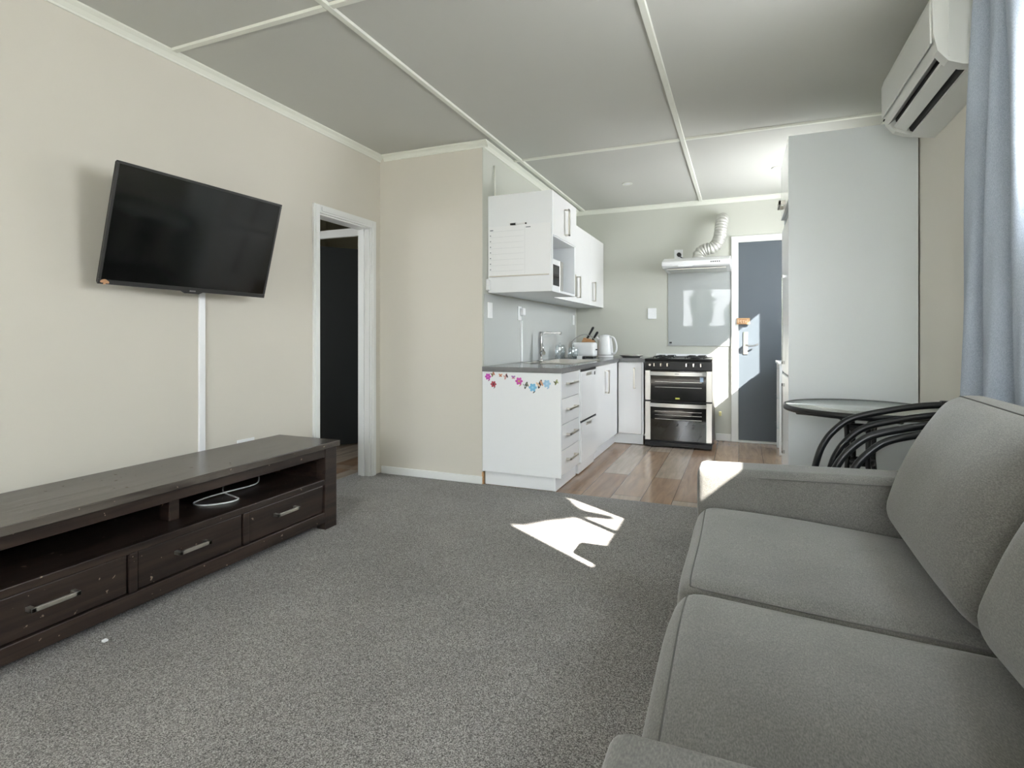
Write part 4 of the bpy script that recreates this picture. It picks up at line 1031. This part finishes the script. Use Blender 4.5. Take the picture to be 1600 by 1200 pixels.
# ================================================================== CURTAIN
def curtain_sheet(prof_top, prof_bot, z0, z1, rows=14, sub=7):
    A = smooth_pts([(x, y, 0) for x, y in prof_top], sub); B = smooth_pts([(x, y, 0) for x, y in prof_bot], sub)
    bm = new(); grid = []
    for r in range(rows + 1):
        t = r / rows; z = z1 + (z0 - z1) * t
        row = []
        for i, (a, b) in enumerate(zip(A, B)):
            p = a.lerp(b, t ** 0.8); row.append(bm.verts.new((p.x + 0.004 * math.sin(9 * t + i * 0.5), p.y + 0.004 * math.sin(7 * t + i * 0.3), z)))
        grid.append(row)
    for r in range(rows):
        for i in range(len(A) - 1):
            f = bm.faces.new((grid[r][i], grid[r][i + 1], grid[r + 1][i + 1], grid[r + 1][i])); f.smooth = True
    return bm
top = [(0.860, 2.475), (0.80, 2.465), (0.763, 2.45), (0.765, 2.41), (0.80, 2.385), (0.835, 2.375), (0.81, 2.34), (0.772, 2.315), (0.778, 2.275), (0.82, 2.25), (0.845, 2.235), (0.80, 2.21), (0.762, 2.19), (0.755, 2.155), (0.80, 2.135), (0.852, 2.12)]
bot = [(0.860, 2.58), (0.80, 2.56), (0.750, 2.53), (0.752, 2.48), (0.80, 2.455), (0.840, 2.44), (0.805, 2.40), (0.760, 2.365), (0.768, 2.325), (0.815, 2.30), (0.843, 2.28), (0.825, 2.24), (0.800, 2.22), (0.798, 2.18), (0.82, 2.155), (0.852, 2.13)]
cbm = curtain_sheet(top, bot, 0.72, 2.32)
cu = thing('curtain', 'blue grey fabric curtain bunched against the right wall behind the sofa', 'curtain', (0.81, 2.35, 0.72))
cs = obj('cloth', cbm, M['curtain'], cu)
sm = cs.modifiers.new('thickness', 'SOLIDIFY'); sm.thickness = 0.003; sm.offset = 0
rd = new(); tube(rd, [(0.812, 1.2, 2.33), (0.812, 2.42, 2.33)], 0.010, 12)
for y in (1.21, 2.41): tube(rd, [(0.812, y, 2.33), (XR - 0.001, y, 2.33)], 0.006, 8)
tag(obj('curtain_rail', rd, M['plastic']), 'white curtain rail over the window on the right wall', 'curtain rail')

# ================================================================== OUTSIDE (seen only reflected, and in the sun's shadows)
struct('ground', b1(-14, 14, -22, YR - 0.12, -0.30, -0.10), M['concrete'])
fbm = new()
for k in range(40): box(fbm, -8 + k * 0.4, -8 + k * 0.4 + 0.385, -10.0, -9.97, -0.1, 1.45)
box(fbm, -8, 8, -9.97, -9.93, 0.2, 0.28); box(fbm, -8, 8, -9.97, -9.93, 1.2, 1.28)
tag(obj('garden_fence', fbm, M['fence']), 'low board fence at the end of the garden, reflected in the splashback', 'fence')
def tree(x, y, h, r, label, seed, n=900):
    random.seed(seed)
    t = thing('garden_tree', label, 'tree', (x, y, -0.1), 'garden trees seen reflected')
    bm = new(); tube(bm, [(x, y, -0.1), (x + 0.05, y, h * 0.4), (x - 0.05, y + 0.1, h * 0.75)], [0.14, 0.10, 0.05], 10)
    for k in range(7):
        a = k * 0.9; zz = h * (0.4 + 0.05 * k); tube(bm, [(x, y, zz), (x + math.cos(a) * r * 0.6, y + math.sin(a) * r * 0.6, zz + 0.5)], [0.05, 0.015], 6)
    obj('trunk', bm, M['bark'], t)
    bm = new()
    for k in range(n):
        a = random.random() * 2 * PI; q = random.random(); zz = h * 0.38 + q * h * 0.62
        rr = r * (random.random() ** 0.5) * math.sin(PI * min(1, 0.15 + 0.85 * (1 - q) ** 0.8))
        p = Vector((x + math.cos(a) * rr, y + math.sin(a) * rr, zz)); s = 0.09 + 0.09 * random.random()
        e1 = Vector((random.gauss(0, 1), random.gauss(0, 1), random.gauss(0, 1))).normalized(); e2 = e1.orthogonal().normalized()
        bm.faces.new([bm.verts.new(v) for v in (p - e1 * s, p - e2 * s * 0.45, p + e1 * s, p + e2 * s * 0.45)])
    obj('foliage', bm, M['leafm'], t)
tree(-1.22, -7.8, 2.6, 0.36, 'taller garden tree rising over the fence', 3, 1500)
tree(-3.2, -8.6, 2.2, 1.1, 'lower bushy garden tree beside the fence', 5, 1500)
tree(-0.05, -8.4, 2.2, 0.45, 'spreading garden tree behind the reflected mullion', 9, 1500)

# unseen leaf added outside the side window, outline shaped to shade the sun patch
def floor_to_out(fx, fy, X):
    t = (X - fx); return Vector((X, fy - 0.7 * t, 0.9 * t))
lp = [(-1.34, 3.56, 2.80), (-1.22, 3.58, 2.80), (-1.10, 3.50, 2.83), (-1.00, 3.375, 2.955), (-0.93, 3.27, 3.01), (-0.875, 3.21, 3.075), (-0.80, 3.195, 3.092), (-0.73, 3.178, 3.10), (-0.69, 3.163, 3.10), (-0.667, 3.134, 3.126)]
bm = new(); ringsA = []; ringsB = []
for fx, ya_, yb_ in lp:
    ringsA.append(floor_to_out(fx, ya_, 1.55)); ringsB.append(floor_to_out(fx, yb_, 1.62))
th_ = Vector((0.010, 0, 0))
for off in (Vector((0, 0, 0)), th_):
    va = [bm.verts.new(p + off) for p in ringsA]; vm = [bm.verts.new((p + q) / 2 + off - Vector((0.02, 0, 0))) for p, q in zip(ringsA, ringsB)]; vb = [bm.verts.new(p + off) for p in ringsB]
    for i in range(len(lp) - 1):
        bm.faces.new((va[i], va[i + 1], vm[i + 1], vm[i])); bm.faces.new((vm[i], vm[i + 1], vb[i + 1], vb[i]))
pm = thing('shadow_leaf', 'unseen broad leaf added outside the side window to shade the sun patch', 'plant', (1.85, 2.15, -0.1))
obj('leaf', bm, M['leafm'], pm)
bm = new(); st = (ringsA[0] + ringsB[0]) / 2
tube(bm, smooth_pts([(1.85, 2.15, -0.1), (1.85, 2.15, 1.2), (1.82, 2.05, 2.5), (1.72, 1.65, 3.0), tuple(st + Vector((0.05, 0.2, 0.22))), tuple(st)], 6), 0.02, 8)
obj('stem', bm, M['leafm'], pm)
